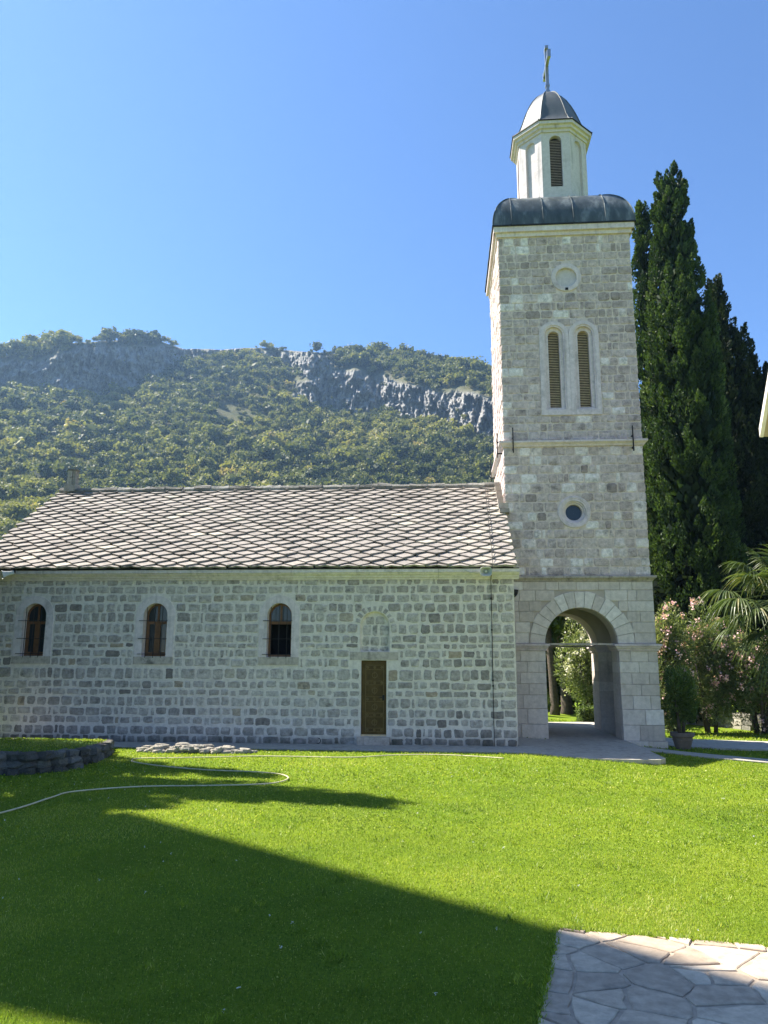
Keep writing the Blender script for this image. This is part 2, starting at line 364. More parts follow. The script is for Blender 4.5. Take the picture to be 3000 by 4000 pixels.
# ------------------------------------------------------------------ crazy paving terrace near the camera
TER = [(-.95, -13.27), (.58, -13.52), (4.5, -14.15), (4.5, -17.5), (-1.75, -17.5), (-1.29, -14.9), (-1.1, -14.04)]
mb = MB(); mb.prism(TER, lambda p, a: (p[0], p[1], a), -.2, .008)
terrace = tag(mb.build('terrace', M['flag_joint']), 'crazy paved flagstone terrace in the right foreground', 'terrace', kind='structure')
rs = random.Random(3)
seeds = []
for gx in np.arange(-1.7, 4.6, .30):
    for gy in np.arange(-17.5, -13.0, .25): seeds.append((gx + rs.uniform(-.2, .2), gy + rs.uniform(-.16, .16)))
seeds = [s for s in seeds if rs.random() > .2]
for i, s in enumerate(seeds):
    poly = list(TER)
    for j, q in enumerate(seeds):
        if i == j or abs(q[0] - s[0]) > 2.2 or abs(q[1] - s[1]) > 2.2: continue
        n = (q[0] - s[0], q[1] - s[1]); L = math.hypot(*n); n = (n[0] / L, n[1] / L); h = L / 2 - rs.uniform(.005, .02)
        poly = clip(poly, (s[0] + n[0] * h, s[1] + n[1] * h), n)
        if len(poly) < 3: break
    if len(poly) < 3: continue
    P2 = []
    for k in range(len(poly)):
        a, b = poly[k], poly[(k + 1) % len(poly)]; L = math.hypot(b[0] - a[0], b[1] - a[1])
        if L < .02: continue
        P2.append(a)
        if L > .16:
            for tt in (.33, .67): P2.append((a[0] + (b[0] - a[0]) * tt + rs.uniform(-.014, .014), a[1] + (b[1] - a[1]) * tt + rs.uniform(-.014, .014)))
    if len(P2) < 3: continue
    cx = sum(p[0] for p in P2) / len(P2); cy = sum(p[1] for p in P2) / len(P2)
    mb = MB(); z = .017 + rs.uniform(0, .006); tl = (rs.uniform(-.004, .004), rs.uniform(-.004, .004))
    rings = [[(p[0], p[1], 0) for p in P2], [(p[0], p[1], z - .006 + tl[0] * (p[0] - cx)) for p in P2],
             [(cx + (p[0] - cx) * .95, cy + (p[1] - cy) * .95, z + tl[0] * (p[0] - cx) + tl[1] * (p[1] - cy)) for p in P2]]
    mb.loft(rings, rs.random()); mb.build('flagstone', M['flag'], terrace)

# ------------------------------------------------------------------ the hill
class Noise2:
    def __init__(s, seed): s.t = np.random.default_rng(seed).random((256, 256))
    def at(s, x, y):
        xi = np.floor(x).astype(int); yi = np.floor(y).astype(int); fx = x - xi; fy = y - yi
        fx = fx * fx * (3 - 2 * fx); fy = fy * fy * (3 - 2 * fy); t = s.t
        a = t[xi % 256, yi % 256]; b = t[(xi + 1) % 256, yi % 256]; c = t[xi % 256, (yi + 1) % 256]; d = t[(xi + 1) % 256, (yi + 1) % 256]
        return (a * (1 - fx) + b * fx) * (1 - fy) + (c * (1 - fx) + d * fx) * fy
    def fbm(s, x, y, o=4):
        v = 0; a = .5
        for k in range(o): v = v + a * s.at(x * 2 ** k + 17 * k, y * 2 ** k + 31 * k); a *= .5
        return v / (1 - .5 ** o)
NZ = Noise2(5)
AZ = np.concatenate([np.linspace(-1.05, -.66, 60)[:-1], np.linspace(-.66, .13, 860)[:-1], np.linspace(.13, .95, 130)]); NE = 300
top = np.interp(AZ, [-1.05, -.8, -.568, -.538, -.518, -.464, -.419, -.378, -.348, -.299, -.25, -.2, -.123, -.052, .005, .037, .068, .15, .25, .4, .6, .95],
                [.2, .30, .372, .384, .396, .411, .421, .424, .418, .422, .429, .427, .426, .42, .41, .402, .392, .355, .31, .27, .2, .06]) - .009
top = top + .003 * (NZ.fbm(AZ * 60, AZ * 0 + 3.3) - .5)
T = np.linspace(0, 1, NE)
E = .02 + (top[:, None] - .02) * T[None, :]
A2 = np.repeat(AZ[:, None], NE, 1)
def sm(x, a, b): t = np.clip((x - a) / (b - a), 0, 1); return t * t * (3 - 2 * t)
wob = (NZ.fbm(A2 * 25, E * 30) - .5)
def cliff(A, lo_pts, hi_pts, a0, a1):
    lo = np.interp(A, *zip(*lo_pts)) + wob * .03; hi = np.interp(A, *zip(*hi_pts)) + wob * .03
    return sm(E, lo - .004, lo + .006) * (1 - sm(E, hi - .006, hi + .006)) * sm(A, a0 - .02, a0 + .02) * (1 - sm(A, a1 - .02, a1 + .02))
c1 = cliff(A2, [(-.8, .30), (-.56, .318), (-.48, .325), (-.42, .335), (-.38, .362), (-.34, .385)], [(-.8, .34), (-.56, .356), (-.46, .392), (-.4, .404), (-.34, .405)], -.75, -.33)
c2 = cliff(A2, [(-.36, .388), (-.25, .400), (-.17, .378)], [(-.36, .407), (-.25, .414), (-.17, .412)], -.36, -.155)
c3 = cliff(A2, [(-.2, .345), (-.13, .338), (-.077, .322), (.029, .295), (.1, .275), (.2, .26)], [(-.2, .372), (-.13, .388), (-.07, .382), (0, .366), (.06, .350), (.2, .31)], -.2, .2)
CL = np.clip(np.maximum(np.maximum(c1, c2), c3), 0, 1)
de = (top[:, None] - .02) / (NE - 1)
G = 1350 * (1 - .86 * CL) * (.8 + .4 * NZ.fbm(A2 * 8 + 9, E * 14))
Rr = 110 + np.concatenate([np.zeros((len(AZ), 1)), np.cumsum(G * de, 1)[:, :-1]], 1)
flute = NZ.fbm(A2 * 120, E * 70 + 5, 5) - .5; flute2 = NZ.fbm(A2 * 320 + 40, E * 160, 3) - .5; flute3 = NZ.fbm(A2 * 800 + 11, E * 500, 2) - .5
Rr = Rr + CL * (flute * 24 + flute2 * 18 + flute3 * 7) + (NZ.fbm(A2 * 14, E * 20 + 50) - .5) * 22 * (1 - CL) * np.minimum(T * 6, 1)[None, :]
HX = CAM.x + Rr * np.sin(A2); HY = CAM.y + Rr * np.cos(A2); HZ = CAM.z + Rr * E - 2.3 * (1 - T)[None, :]
# a back slope so that the ridge is solid
back = np.stack([CAM.x + (Rr[:, -1] + 220) * np.sin(AZ), CAM.y + (Rr[:, -1] + 220) * np.cos(AZ), HZ[:, -1] * .55], -1)[:, None]
HV = np.concatenate([np.stack([HX, HY, HZ], -1), back], 1); ne = NE + 1
idx = np.arange(len(AZ) * ne).reshape(len(AZ), ne)
Q = np.stack([idx[:-1, :-1], idx[1:, :-1], idx[1:, 1:], idx[:-1, 1:]], -1).reshape(-1, 4)
me = bpy.data.meshes.new('hill'); me.vertices.add(HV.size // 3); me.vertices.foreach_set('co', HV.reshape(-1).astype(np.float32))
me.loops.add(Q.size); me.loops.foreach_set('vertex_index', Q.reshape(-1).astype(np.int32))
me.polygons.add(len(Q)); me.polygons.foreach_set('loop_start', np.arange(0, Q.size, 4, dtype=np.int32))
fm = np.concatenate([CL, CL[:, -1:]], 1)
at = me.attributes.new('rnd', 'FLOAT', 'POINT'); at.data.foreach_set('value', fm.reshape(-1).astype(np.float32))
me.update(calc_edges=True); me.materials.append(M['hill'])
tag(link('hill', me), 'wooded karst hill with grey limestone cliffs behind the church', 'hill', kind='structure')

# woods on the hill: leaf clumps on lobed crowns
rng = np.random.default_rng(11)
area = Rr * G * de * Rr.clip(1) / Rr
dens = (1 - CL) ** 2 * 1.0 + .24 * CL
clear = np.exp(-((A2 + .285 + (E - .325) * .9) / .028) ** 2 - ((E - .325) / .022) ** 2)        # dry clearing on the slope
dens = dens * (1 - .62 * clear) * (1 + 2.2 * sm(T, .93, .99))[None, :]
inview = (A2 > -.66) & (A2 < .56)
prob = (area * dens * inview)[:-1, :-1]; prob = prob / prob.sum()
NT_ = 6400
pick = rng.choice(prob.size, NT_, p=prob.reshape(-1)); pi, pj = np.unravel_index(pick, prob.shape)
fx, fy = rng.random(NT_)[:, None], rng.random(NT_)[:, None]
base = HV[pi, pj] * (1 - fx) * (1 - fy) + HV[pi + 1, pj] * fx * (1 - fy) + HV[pi, pj + 1] * (1 - fx) * fy + HV[pi + 1, pj + 1] * fx * fy
dist = Rr[pi, pj]; onrock = CL[pi, pj]
rad = np.clip(rng.lognormal(1.5, .34, NT_), 2.0, 8.5) * (1 - .62 * onrock) * (.72 + .28 * NZ.at(base[:, 0] * .03, base[:, 1] * .03) * 1.4)
rad = rad * (1 - .45 * clear[pi, pj]); tone = np.clip(.42 + .9 * (NZ.fbm(base[:, 0] * .02, base[:, 1] * .02, 3) - .5) + rng.normal(0, .16, NT_), 0, .93)
tone[rng.random(NT_) < .012] = 1.0
VV = []; RN = []
for lo, hi, K in ((0, 230, 420), (230, 340, 240), (340, 2000, 130)):
    s = (dist >= lo) & (dist < hi); n = s.sum()
    if not n: continue
    B, Rd, Tn = base[s], rad[s], tone[s]
    nl = 9
    lobc = unit(rng.normal(size=(n, nl, 3))) * rng.uniform(.2, .68, (n, nl, 1)); lobc[..., 2] = np.abs(lobc[..., 2]) * .6
    lobr = rng.uniform(.34, .55, (n, nl)); lobt = rng.normal(0, .07, (n, nl))
    for kind in (0, 1):
        k = K if kind == 0 else max(12, K // 8)
        li = rng.integers(0, nl, (n, k)); ii = np.arange(n)[:, None]
        d = unit(rng.normal(size=(n, k, 3)) + np.array([0, 0, .35]))
        rr = lobr[ii, li] * (rng.uniform(.82, 1.06, (n, k)) if kind == 0 else rng.uniform(.2, .6, (n, k)))
        P = B[:, None] + Rd[:, None, None] * (np.array([0, 0, .75]) + lobc[ii, li] + d * rr[..., None])
        L = Rd[:, None] * (rng.uniform(.16, .30, (n, k)) if kind == 0 else rng.uniform(.6, .9, (n, k))) * math.sqrt(120 / K if K < 120 else 1) * (1.0 if K < 200 else .72)
        axv = np.cross(d, rng.normal(size=d.shape)) + d * .35
        V = leaves(P.reshape(-1, 3), axv.reshape(-1, 3), L.reshape(-1), (L * .75).reshape(-1), rng)
        VV.append(V); RN.append(np.clip((Tn[:, None] + lobt[ii, li] + rng.normal(0, .05, (n, k)) - (.25 if kind else 0)), 0, 1).reshape(-1))  # inner clumps coloured darker to put shade inside the crowns
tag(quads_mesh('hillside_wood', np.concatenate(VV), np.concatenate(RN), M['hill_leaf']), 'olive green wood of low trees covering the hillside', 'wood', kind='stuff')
# ------------------------------------------------------------------ laid stones
def stone_piece(mb, fn, u0, u1, v0, v1, proud, rs, rnd=.5, cut=.3, jit=.02, poly=None):
    if poly is None:
        w, h = u1 - u0, v1 - v0; c = min(w, h) * cut
        def j(): return rs.uniform(-jit, jit)
        k = [c * rs.uniform(.4, 1.3) for _ in range(4)]
        um, vm = (u0 + u1) / 2, (v0 + v1) / 2
        P = [(u0 + k[0], v0 + j() * .5), (um + j(), v0 + j() * .6), (u1 - k[1], v0 + j() * .5), (u1 + j() * .5, v0 + k[1]), (u1 + j() * .6, vm + j()), (u1 + j() * .5, v1 - k[2]),
             (u1 - k[2], v1 + j() * .5), (um + j(), v1 + j() * .6), (u0 + k[3], v1 + j() * .5), (u0 + j() * .5, v1 - k[3]), (u0 + j() * .6, vm + j()), (u0 + j() * .5, v0 + k[0])]
    else: P = poly
    n = len(P); cu = sum(p[0] for p in P) / n; cv = sum(p[1] for p in P) / n
    ins = .88
    r0 = [fn(p, -.04) for p in P]; r1 = [fn(p, proud * rs.uniform(.3, .55)) for p in P]
    r2 = [fn((cu + (p[0] - cu) * ins, cv + (p[1] - cv) * ins), proud * rs.uniform(.75, 1.2)) for p in P]
    ce = fn((cu + rs.uniform(-.2, .2) * (u1 - u0), cv), proud * rs.uniform(.9, 1.45))
    fs = []
    for k in range(2):
        for i in range(n): jn = (i + 1) % n; fs.append((k * n + i, k * n + jn, (k + 1) * n + jn, (k + 1) * n + i))
    for i in range(n): fs.append((2 * n + i, 2 * n + (i + 1) % n, 3 * n))
    mb.add(r0 + r1 + r2 + [ce], fs, rnd)
def fill_row(u0, u1, blocked, wmin, wmax, gap, rs, edge=True):
    """split a course between blocked spans into stones"""
    segs = [(u0, u1)]
    for b0, b1 in blocked:
        new = []
        for a, b in segs:
            if b1 <= a or b0 >= b: new.append((a, b))
            else:
                if b0 - a > .07: new.append((a, b0))
                if b - b1 > .07: new.append((b1, b))
        segs = new
    out = []
    for a, b in segs:
        L = b - a
        if L < wmin * .6: out.append((a, b)); continue
        ws = []; t = 0
        while t < L - wmin * .45:
            w_ = rs.uniform(wmin, wmax) if rs.random() > .22 else rs.uniform(wmin * .55, wmin); ws.append(w_); t += w_
        k = L / sum(ws); x = a
        for w_ in ws: out.append((x, x + w_ * k)); x += w_ * k
    return [(a + gap / 2 * rs.uniform(.5, 1.5), b - gap / 2 * rs.uniform(.5, 1.5)) for a, b in out if b - a > gap * 1.6]
def lay(pieces, name, mat, parent, rs, limit=300, stuff='stone_course', **kw):
    """pieces: (fn,u0,u1,v0,v1,proud,rnd,weight) -> the largest in view as objects, the rest joined"""
    order = sorted(range(len(pieces)), key=lambda i: -pieces[i][7]); keep = set([i for i in order if pieces[i][7] > 0][:limit])
    rest = MB()
    for i, (fn, a, b, c, d, pr, rn, wt) in enumerate(pieces):
        if i in keep:
            mb = MB(); stone_piece(mb, fn, a, b, c, d, pr, rs, rn, **kw); mb.build(name, mat, parent)
        else: stone_piece(rest, fn, a, b, c, d, pr, rs, rn, **kw)
    if rest.v: tag(rest.build(stuff, mat, parent), kind='stuff')
def wt(x, y, z, a, b, c, d): return (b - a) * (d - c) / ((x - CAM.x) ** 2 + (y - CAM.y) ** 2)

# ------------------------------------------------------------------ the church
NX0, NX1, NYB = -14.70, 0.0, 9.04
church = thing('church', (0, 0, 0), 'long low stone church with pale slate roof and three arched windows', 'church')
WINX = [-12.80, -9.457, -6.114]; W_O, W_I = .5275, .325; W_ZB, W_ZI, W_ZS = 2.0, 2.2, 3.27
DX0, DX1, DZ0, DZ1 = -3.947, -3.294, .229, 2.119; NCX, NR, NZ0, NZS = -3.6, .385, 2.345, 2.99
wall = MB()
# front wall with window openings; door and blind niche share one column
wall_open(wall, NX0, NCX - NR, -.3, 4.25, [(x, W_O, W_ZB, W_ZS) for x in WINX], 0, .6)
wall.box(NCX + NR, NX1, 0, .6, -.3, 4.25)
wall.box(NCX - NR, DX0, 0, .6, -.3, NZ0); wall.box(DX1, NCX + NR, 0, .6, -.3, NZ0); wall.box(DX0, DX1, 0, .6, -.3, DZ0); wall.box(DX0, DX1, 0, .6, DZ1, NZ0)
wall.box(NCX - NR, NCX + NR, .1, .6, NZ0, 4.25); wall.box(DX0, DX1, .2, .6, DZ0, DZ1)
A = arc(NCX, NZS, NR, math.pi, 0, 14)
for i in range(14):
    wall.prism([A[i], A[i + 1], (A[i + 1][0], 4.25), (A[i][0], 4.25)], lambda p, y: (p[0], y, p[1]), 0, .1)
wall.box(NX0, NX0 + .6, .6, NYB, -.3, 4.25); wall.box(NX0, NX1, NYB, NYB + .6, -.3, 4.25)
wall.box(-.6, NX1, .6, NYB, -.3, 4.25)
for xa, xb in ((NX0, NX0 + .5), (-.5, NX1)):
    wall.prism([(0.1, 4.25), (NYB - .1, 4.25), (4.52, 7.5)], lambda p, a: (a, p[0], p[1]), xa, xb)
wallo = wall.build('wall', M['mortar'], church)
rs = random.Random(21)
rowb = [(1062 - y) * .00461 for y in (1062, 1017, 962, 915, 862, 804, 762, 715, 645, 590, 542, 508, 457, 397, 336, 280, 233, 182, 141)]
pcs = []
def nave_block(z0, z1):
    zm = (z0 + z1) / 2; bl = []
    for x in WINX:
        if z1 > W_ZB + .03 and z0 < W_ZS + W_O - .02:
            h = W_O if zm < W_ZS else math.sqrt(max(W_O ** 2 - (max(z0, W_ZS) + .25 * (z1 - z0) - W_ZS) ** 2, 0.0001))
            bl.append((x - h - .02, x + h + .02))
    if z0 < DZ1: bl.append((DX0 - .02, DX1 + .02))
    if z0 < .26: bl.append((DX0 - .12, DX1 + .12))
    if z1 > 2.14 and z0 < 2.32: bl.append((-4.26, -2.97))
    if z1 > NZ0 and z0 < NZS + NR + .2:
        h = NR + .03 if zm < NZS - .05 else math.sqrt(max((NR + .2) ** 2 - max(zm - NZS, 0) ** 2, .0001))
        bl.append((NCX - h, NCX + h))
    return bl
for k in range(len(rowb) - 1):
    z0, z1 = rowb[k], rowb[k + 1]; g = rs.uniform(.04, .055)
    sag = rs.uniform(-.012, .012)
    for a, b in fill_row(NX0, NX1, nave_block(z0, z1), .22, .43, .062, rs):
        q = rs.uniform(-.022, .022); dq = rs.uniform(0, .03)
        c, d = z0 + g / 2 + q + dq * .5 + sag, z1 - g / 2 + q * .5 - dq * .5 + sag
        rn = min(max(rs.gauss(.46 + .1 * math.sin(a * .7) + (.08 if z0 > 3.4 else 0) - (.22 if k == 0 else 0), .16), 0), .9)
        if rs.random() < .02: rn = .93
        pcs.append((lambda p, w_: (p[0], -w_, p[1]), a, b, c, d, rs.uniform(.008, .022), rn, wt(a, 0, c, a, b, c, d)))
    # west gable end and the back wall
    if k % 1 == 0:
        for a, b in fill_row(0.05, 2.8, [], .3, .6, .07, rs):
            pcs.append((lambda p, w_: (NX1 + w_, p[0], p[1]), a, b, z0 + g / 2, z1 - g / 2, .015, rs.uniform(.2, .8), 0))
        for a, b in fill_row(0.05, NYB, [], .3, .6, .07, rs):
            pcs.append((lambda p, w_: (NX0 - w_, p[0], p[1]), a, b, z0 + g / 2, z1 - g / 2, .015, rs.uniform(.2, .8), 0))
# masonry filling the blind niche above the door
for z0, z1, hw in ((2.36, 2.47, .36), (2.5, 2.72, .36), (2.76, 3.02, .36), (3.05, 3.24, .27)):
    for a, b in fill_row(NCX - hw, NCX + hw, [], .2, .3, .06, rs):
        pcs.append((lambda p, w_: (p[0], .1 - w_, p[1]), a, b, z0, z1, .012, rs.uniform(.45, .75), wt(a, 0, z0, a, b, z0, z1)))
lay(pcs, 'stone', M['nave_stone'], wallo, rs, 285, jit=.024, cut=.15)
# small radiating stones round the niche head
for i in range(9):
    a = math.pi * (.1 + .8 * i / 8); mb = MB()
    ca, sa = math.cos(a), math.sin(a); r0, r1 = NR + .02, NR + .14 + rs.uniform(-.02, .03); h = .03 + rs.uniform(0, .012)
    P = [(NCX + ca * r - s_ * sa * h * (r / NR), NZS + sa * r + s_ * ca * h * (r / NR)) for r, s_ in ((r0, -1), (r1, -1), (r1, 1), (r0, 1))]
    stone_piece(mb, lambda p, w_: (p[0], -w_, p[1]), 0, .05, 0, .05, .012, rs, rs.uniform(.3, .6), poly=P); mb.build('stone', M['nave_stone'], wallo)
mb = MB(); mb.box(-4.24, -2.99, -.012, .4, 2.13, 2.335, .5); mb.build('lintel', M['trim_dirty'], church)
mb = MB(); mb.box(-4.03, -3.21, -.16, .12, -.2, .222, .3); mb.build('door_step', M['trim_dirty'], church)
# cornice under the eaves
prof = [(.05, 4.2), (-.05, 4.2), (-.06, 4.245), (-.11, 4.255), (-.125, 4.29), (-.19, 4.335), (-.2, 4.36), (-.245, 4.37), (-.245, 4.455), (.05, 4.455)]
cor = None
mbs = []
xa = NX0 - .12
while xa < NX1 + .1:
    xb = min(xa + rs.uniform(1.3, 2.3), NX1 + .14)
    if NX1 + .14 - xb < .6: xb = NX1 + .14
    mb = MB(); mb.prism(prof, lambda p, a: (a, p[0], p[1]), xa + .003, xb - .003, rs.random())
    if cor is None: cor = mb.build('cornice', M['trim'], church)
    else: mb.build('cornice_block', M['trim'], cor)
    xa = xb
mb = MB(); mb.prism([(2 * 4.52 - p[0], p[1]) for p in prof][::-1], lambda p, a: (a, p[0] + .0, p[1]), NX0 - .1, NX1, .5); mb.build('cornice', M['trim'], church)
mb = MB(); mb.box(NX0 - .14, NX1 + .13, -.262, .2, 4.456, 4.476); mb.build('eave_gap_shade', M['iron'], church)  # black strip standing in for the shaded gap between cornice and slates

# arched windows
for wi, x in enumerate(WINX):
    mb = MB(); ring(mb, x, W_ZB, W_ZI, W_ZS, W_I, W_O, -.022, .27, .55)
    wo = mb.build('window', M['trim'], church)
    # five blocks: joints cut as thin dark seams is left to sill and voussoirs
    mb = MB(); mb.box(x - W_O - .006, x + W_O + .006, -.03, .0, W_ZB - .004, W_ZI - .006, .4); mb.build('sill', M['trim_dirty'], wo)
    for aa in (0.0, math.radians(62), math.radians(118), math.pi):
        mb = MB(); ca, sa = math.cos(aa), math.sin(aa); h = .004
        P = [(x + ca * r - s_ * sa * h, W_ZS + sa * r + s_ * ca * h) for r, s_ in ((W_I, -1), (W_O, -1), (W_O, 1), (W_I, 1))]
        mb.prism(P, lambda p, y: (p[0], y, p[1]), -.0235, -.018); mb.build('joint', M['mortar'], wo)
    yf = .2
    mb = MB(); ring(mb, x, W_ZI, W_ZI + .06, W_ZS, W_I - .055, W_I - .002, yf, yf + .06); mb.build('frame', M['wood'], wo)
    mb = MB(); mb.box(x - W_I + .04, x + W_I - .04, yf - .01, yf + .06, 3.05, 3.12); mb.build('transom', M['wood'], wo)
    mb = MB(); mb.box(x - .028, x + .028, yf - .004, yf + .055, 3.12, 3.56); mb.build('mullion', M['wood'], wo)
    if wi < 2:
        mb = MB(); mb.box(x - .075, x + .075, yf - .012, yf + .06, W_ZI + .05, 3.05); mb.build('mullion', M['wood'], wo)
        for sg in (-1, 1):
            mb = MB()
            mb.box(x + sg * .255 - .022, x + sg * .255 + .022, yf - .005, yf + .05, W_ZI + .06, 3.05)
            mb.box(x + sg * .165 - .07, x + sg * .165 + .07, yf - .005, yf + .05, W_ZI + .06, W_ZI + .11); mb.build('casement', M['wood'], wo)
            mb = MB(); mb.box(x + sg * .155 - .08, x + sg * .155 + .08, yf + .02, yf + .028, W_ZI + .1, 3.05); mb.build('pane', M['glass'], wo)
    for sg in (-1, 1):
        mb = MB(); A = arc(x, W_ZS, W_I - .05, math.pi / 2, 0 if sg > 0 else math.pi, 8)
        mb.prism([(x + sg * .026, 3.11), (x + sg * (W_I - .05), 3.11)] + A[::-1][:-1] + [(x + sg * .026, W_ZS + W_I - .055)], lambda p, y: (p[0], y, p[1]), yf + .02, yf + .028)
        mb.build('pane', M['glass'], wo)
    # wrought iron grille standing proud of the wall
    gr = MB()
    for zz in (2.26, 2.66, 3.13):
        gr.tube([(x - W_I - .1, -.05, zz), (x + W_I + .02, -.05, zz)], .009, 6); gr.tube([(x - W_I - .1, -.055, zz), (x - W_I - .1, .0, zz)], .009, 6)
    for xx in (-.21, 0, .21):
        gr.tube([(x + xx, -.06, 2.16), (x + xx, -.06, W_ZS + math.sqrt(max(W_I ** 2 - xx ** 2, 0)) - .03)], .008, 6)
    gr.build('grille', M['iron'], wo)
for x in WINX: mb = MB(); mb.box(x - .6, x + .6, .75, .8, 1.8, 3.9); mb.build('unlit_room_sheet', M['dark'], church)  # near-black sheets painted as the darkness of the room behind

# the door: embossed metal sheet with raised borders, roundels and studs
dm = MB(); dm.box(DX0 + .005, DX1 - .005, .06, .12, DZ0, DZ1 - .002); door = dm.build('door', M['door'], church)
dc = (DX0 + DX1) / 2
M['brass'] = plain('worn_brass', (.17, .115, .045), .5, .3, 12, .1, .4)
def bar(a, b, c, d, pr=.012, nm='moulding'):
    mb = MB(); mb.box(a, b, .06 - pr, .0595, c, d); mb.build(nm, M['brass'], door)
for zz in (2.0, 1.89, 1.60, 1.505, 1.205, 1.09, .80, .705, .43, .34): bar(DX0 + .12, DX1 - .08, zz - .007, zz + .007)
for xx in (DX0 + .115, DX1 - .08): bar(xx - .008, xx + .008, .34, 2.0)
for zz in (1.945, 1.555, 1.15, .755, .385):
    for xx in (dc - .16, dc + .02, dc + .2):
        mb = MB(); disc_ring(mb, xx, zz, [(.034, .0), (.03, .014), (.001, .018)], lambda p, d: (p[0], .06 - d, p[1]), 12); mb.build('stud', M['brass'], door)
for zz in (1.745, 1.36, .95, .57):
    mb = MB(); disc_ring(mb, dc + .02, zz, [(.075, 0), (.072, .012), (.058, .012), (.055, 0)], lambda p, d: (p[0], .06 - d, p[1]), 24); mb.build('roundel', M['brass'], door)
    bar(dc + .014, dc + .026, zz - .1, zz + .1, .01)
mb = MB(); mb.box(DX0, DX1, .045, .058, DZ0, DZ0 + .045); mb.build('kick_plate', M['slat'], door)
mb = MB(); mb.box(DX1 - .11, DX1 - .05, .02, .058, 1.12, 1.25); mb.tube([(DX1 - .1, .02, 1.2), (DX1 - .1, -.015, 1.19), (DX1 - .18, -.015, 1.19)], .012, 6); mb.build('handle', M['iron'], door)
mb = MB(); disc_ring(mb, -5.03, .11, [(.075, .012), (.055, .014), (.05, -.1), (.001, -.1)], lambda p, d: (p[0], -d, p[1]), 20); mb.build('drain_hole', M['iron'], church)

# ------------------------------------------------------------------ slate roof
EY, EZ, RY, RZ = -.29, 4.485, 4.52, 7.68
sl_len = math.hypot(RY - EY, RZ - EZ); su = Vector((0, (RY - EY) / sl_len, (RZ - EZ) / sl_len)); sn = Vector((0, -su.z, su.y))
mb = MB(); mb.prism([(EY + .03, EZ - .03), (RY, RZ - .05), (2 * RY - EY - .03, EZ - .03), (RY, RZ - .5)], lambda p, a: (a, p[0], p[1]), NX0 - .02, NX1 - .01)
roof = mb.build('roof', M['deck'], church)
def RP(u, v, h): q = Vector((u, EY, EZ)) + su * v + sn * h; return (q.x, q.y, q.z)
def RPB(u, v, h): q = Vector((u, EY, EZ)) + su * v + sn * h; return (q.x, 2 * RY - q.y, q.z)
rs = random.Random(5)
CW, RH = .58, .215; TH = .05
slates = []
def slate(mb, u, v, rn, RPf=RP):
    j = lambda s_: rs.uniform(-s_, s_)
    hw, hh = CW * rs.uniform(.47, .515), RH * rs.uniform(1.02, 1.1)
    lift = .088 + rs.uniform(-.012, .016); th = TH * rs.uniform(.8, 1.15)
    P = [(0 + j(.03), -hh + j(.014)), (hw * .53 + j(.012), -hh * .49 + j(.008)), (hw + j(.018), j(.014)), (hw * .45, hh * .6), (0, hh), (-hw * .45, hh * .6), (-hw + j(.018), j(.014)), (-hw * .53 + j(.012), -hh * .49 + j(.008))]
    tw = j(.007)
    def H(p): return lift * (.5 - p[1] / (2 * hh)) + tw * p[0] / hw
    lo, hi = [], []
    for p in P:
        uu = min(max(u + p[0], NX0 - .1 + j(.03)), NX1 + .075); vv = min(max(v + p[1], -.02 + j(.008)), sl_len + .02)
        lo.append(RPf(uu, vv, H(p) - th)); hi.append(RPf(uu, vv, H(p)))
    n = len(P)
    mb.add(lo + hi, [tuple(range(n))[::-1], tuple(range(n, 2 * n))] + [(i, (i + 1) % n, n + (i + 1) % n, n + i) for i in range(n)], rn)
rows_n = int(sl_len / RH) + 2; lst = []
for k in range(rows_n):
    off = 0 if k % 2 == 0 else CW / 2; nn = int((NX1 - NX0) / CW) + 2
    for i in range(nn):
        u = NX0 - .05 + off + i * CW + .03 * math.sin(k * .9); v = .02 + k * RH
        if u > NX1 + CW * .42 or u < NX0 - .2: continue
        warm = min(max((u + 2.5) / 2.5, 0), 1) * .35
        rn = min(max(rs.gauss(.45 + warm, .16), 0), 1) if rs.random() > .03 else rs.choice((0.0, .95))
        y = EY + su.y * v; lst.append((u, v, rn, 1 / ((u - CAM.x) ** 2 + (y - CAM.y) ** 2)))
order = sorted(range(len(lst)), key=lambda i: -lst[i][3]); keep = set(order[:300]); rest = MB()
for i, (u, v, rn, _) in enumerate(lst):
    if i in keep: mb = MB(); slate(mb, u, v, rn); mb.build('slate', M['slate'], roof)
    else: slate(rest, u, v, rn)
for k in range(rows_n):
    for i in range(int((NX1 - NX0) / CW) + 2):
        u = NX0 - .05 + (0 if k % 2 == 0 else CW / 2) + i * CW
        if NX0 - .2 < u < NX1 + .2: slate(rest, u, .02 + k * RH, rs.random(), RPB)
tag(rest.build('slate_field', M['slate'], roof), kind='stuff')
# ridge stones bedded in mortar
xa = NX0 - .06
while xa < NX1 + .02:
    xb = min(xa + rs.uniform(.35, .8), NX1 + .04); mb = MB(); rings = []
    h0 = rs.uniform(.11, .16); w0 = rs.uniform(.13, .18)
    for t in (0, .33, .66, 1):
        x = xa + (xb - xa) * t; hh = h0 + rs.uniform(-.02, .02)
        rings.append([(x, RY + w0 * math.cos(a) + rs.uniform(-.015, .015), RZ + .02 + hh * math.sin(a) + rs.uniform(-.012, .012)) for a in [math.pi * (i / 6 * 1.3 - .15) for i in range(7)]])
    mb.loft(rings, .95 if rs.random() < .12 else rs.uniform(.05, .5)); mb.build('ridge_stone', M['ridge'], roof); xa = xb
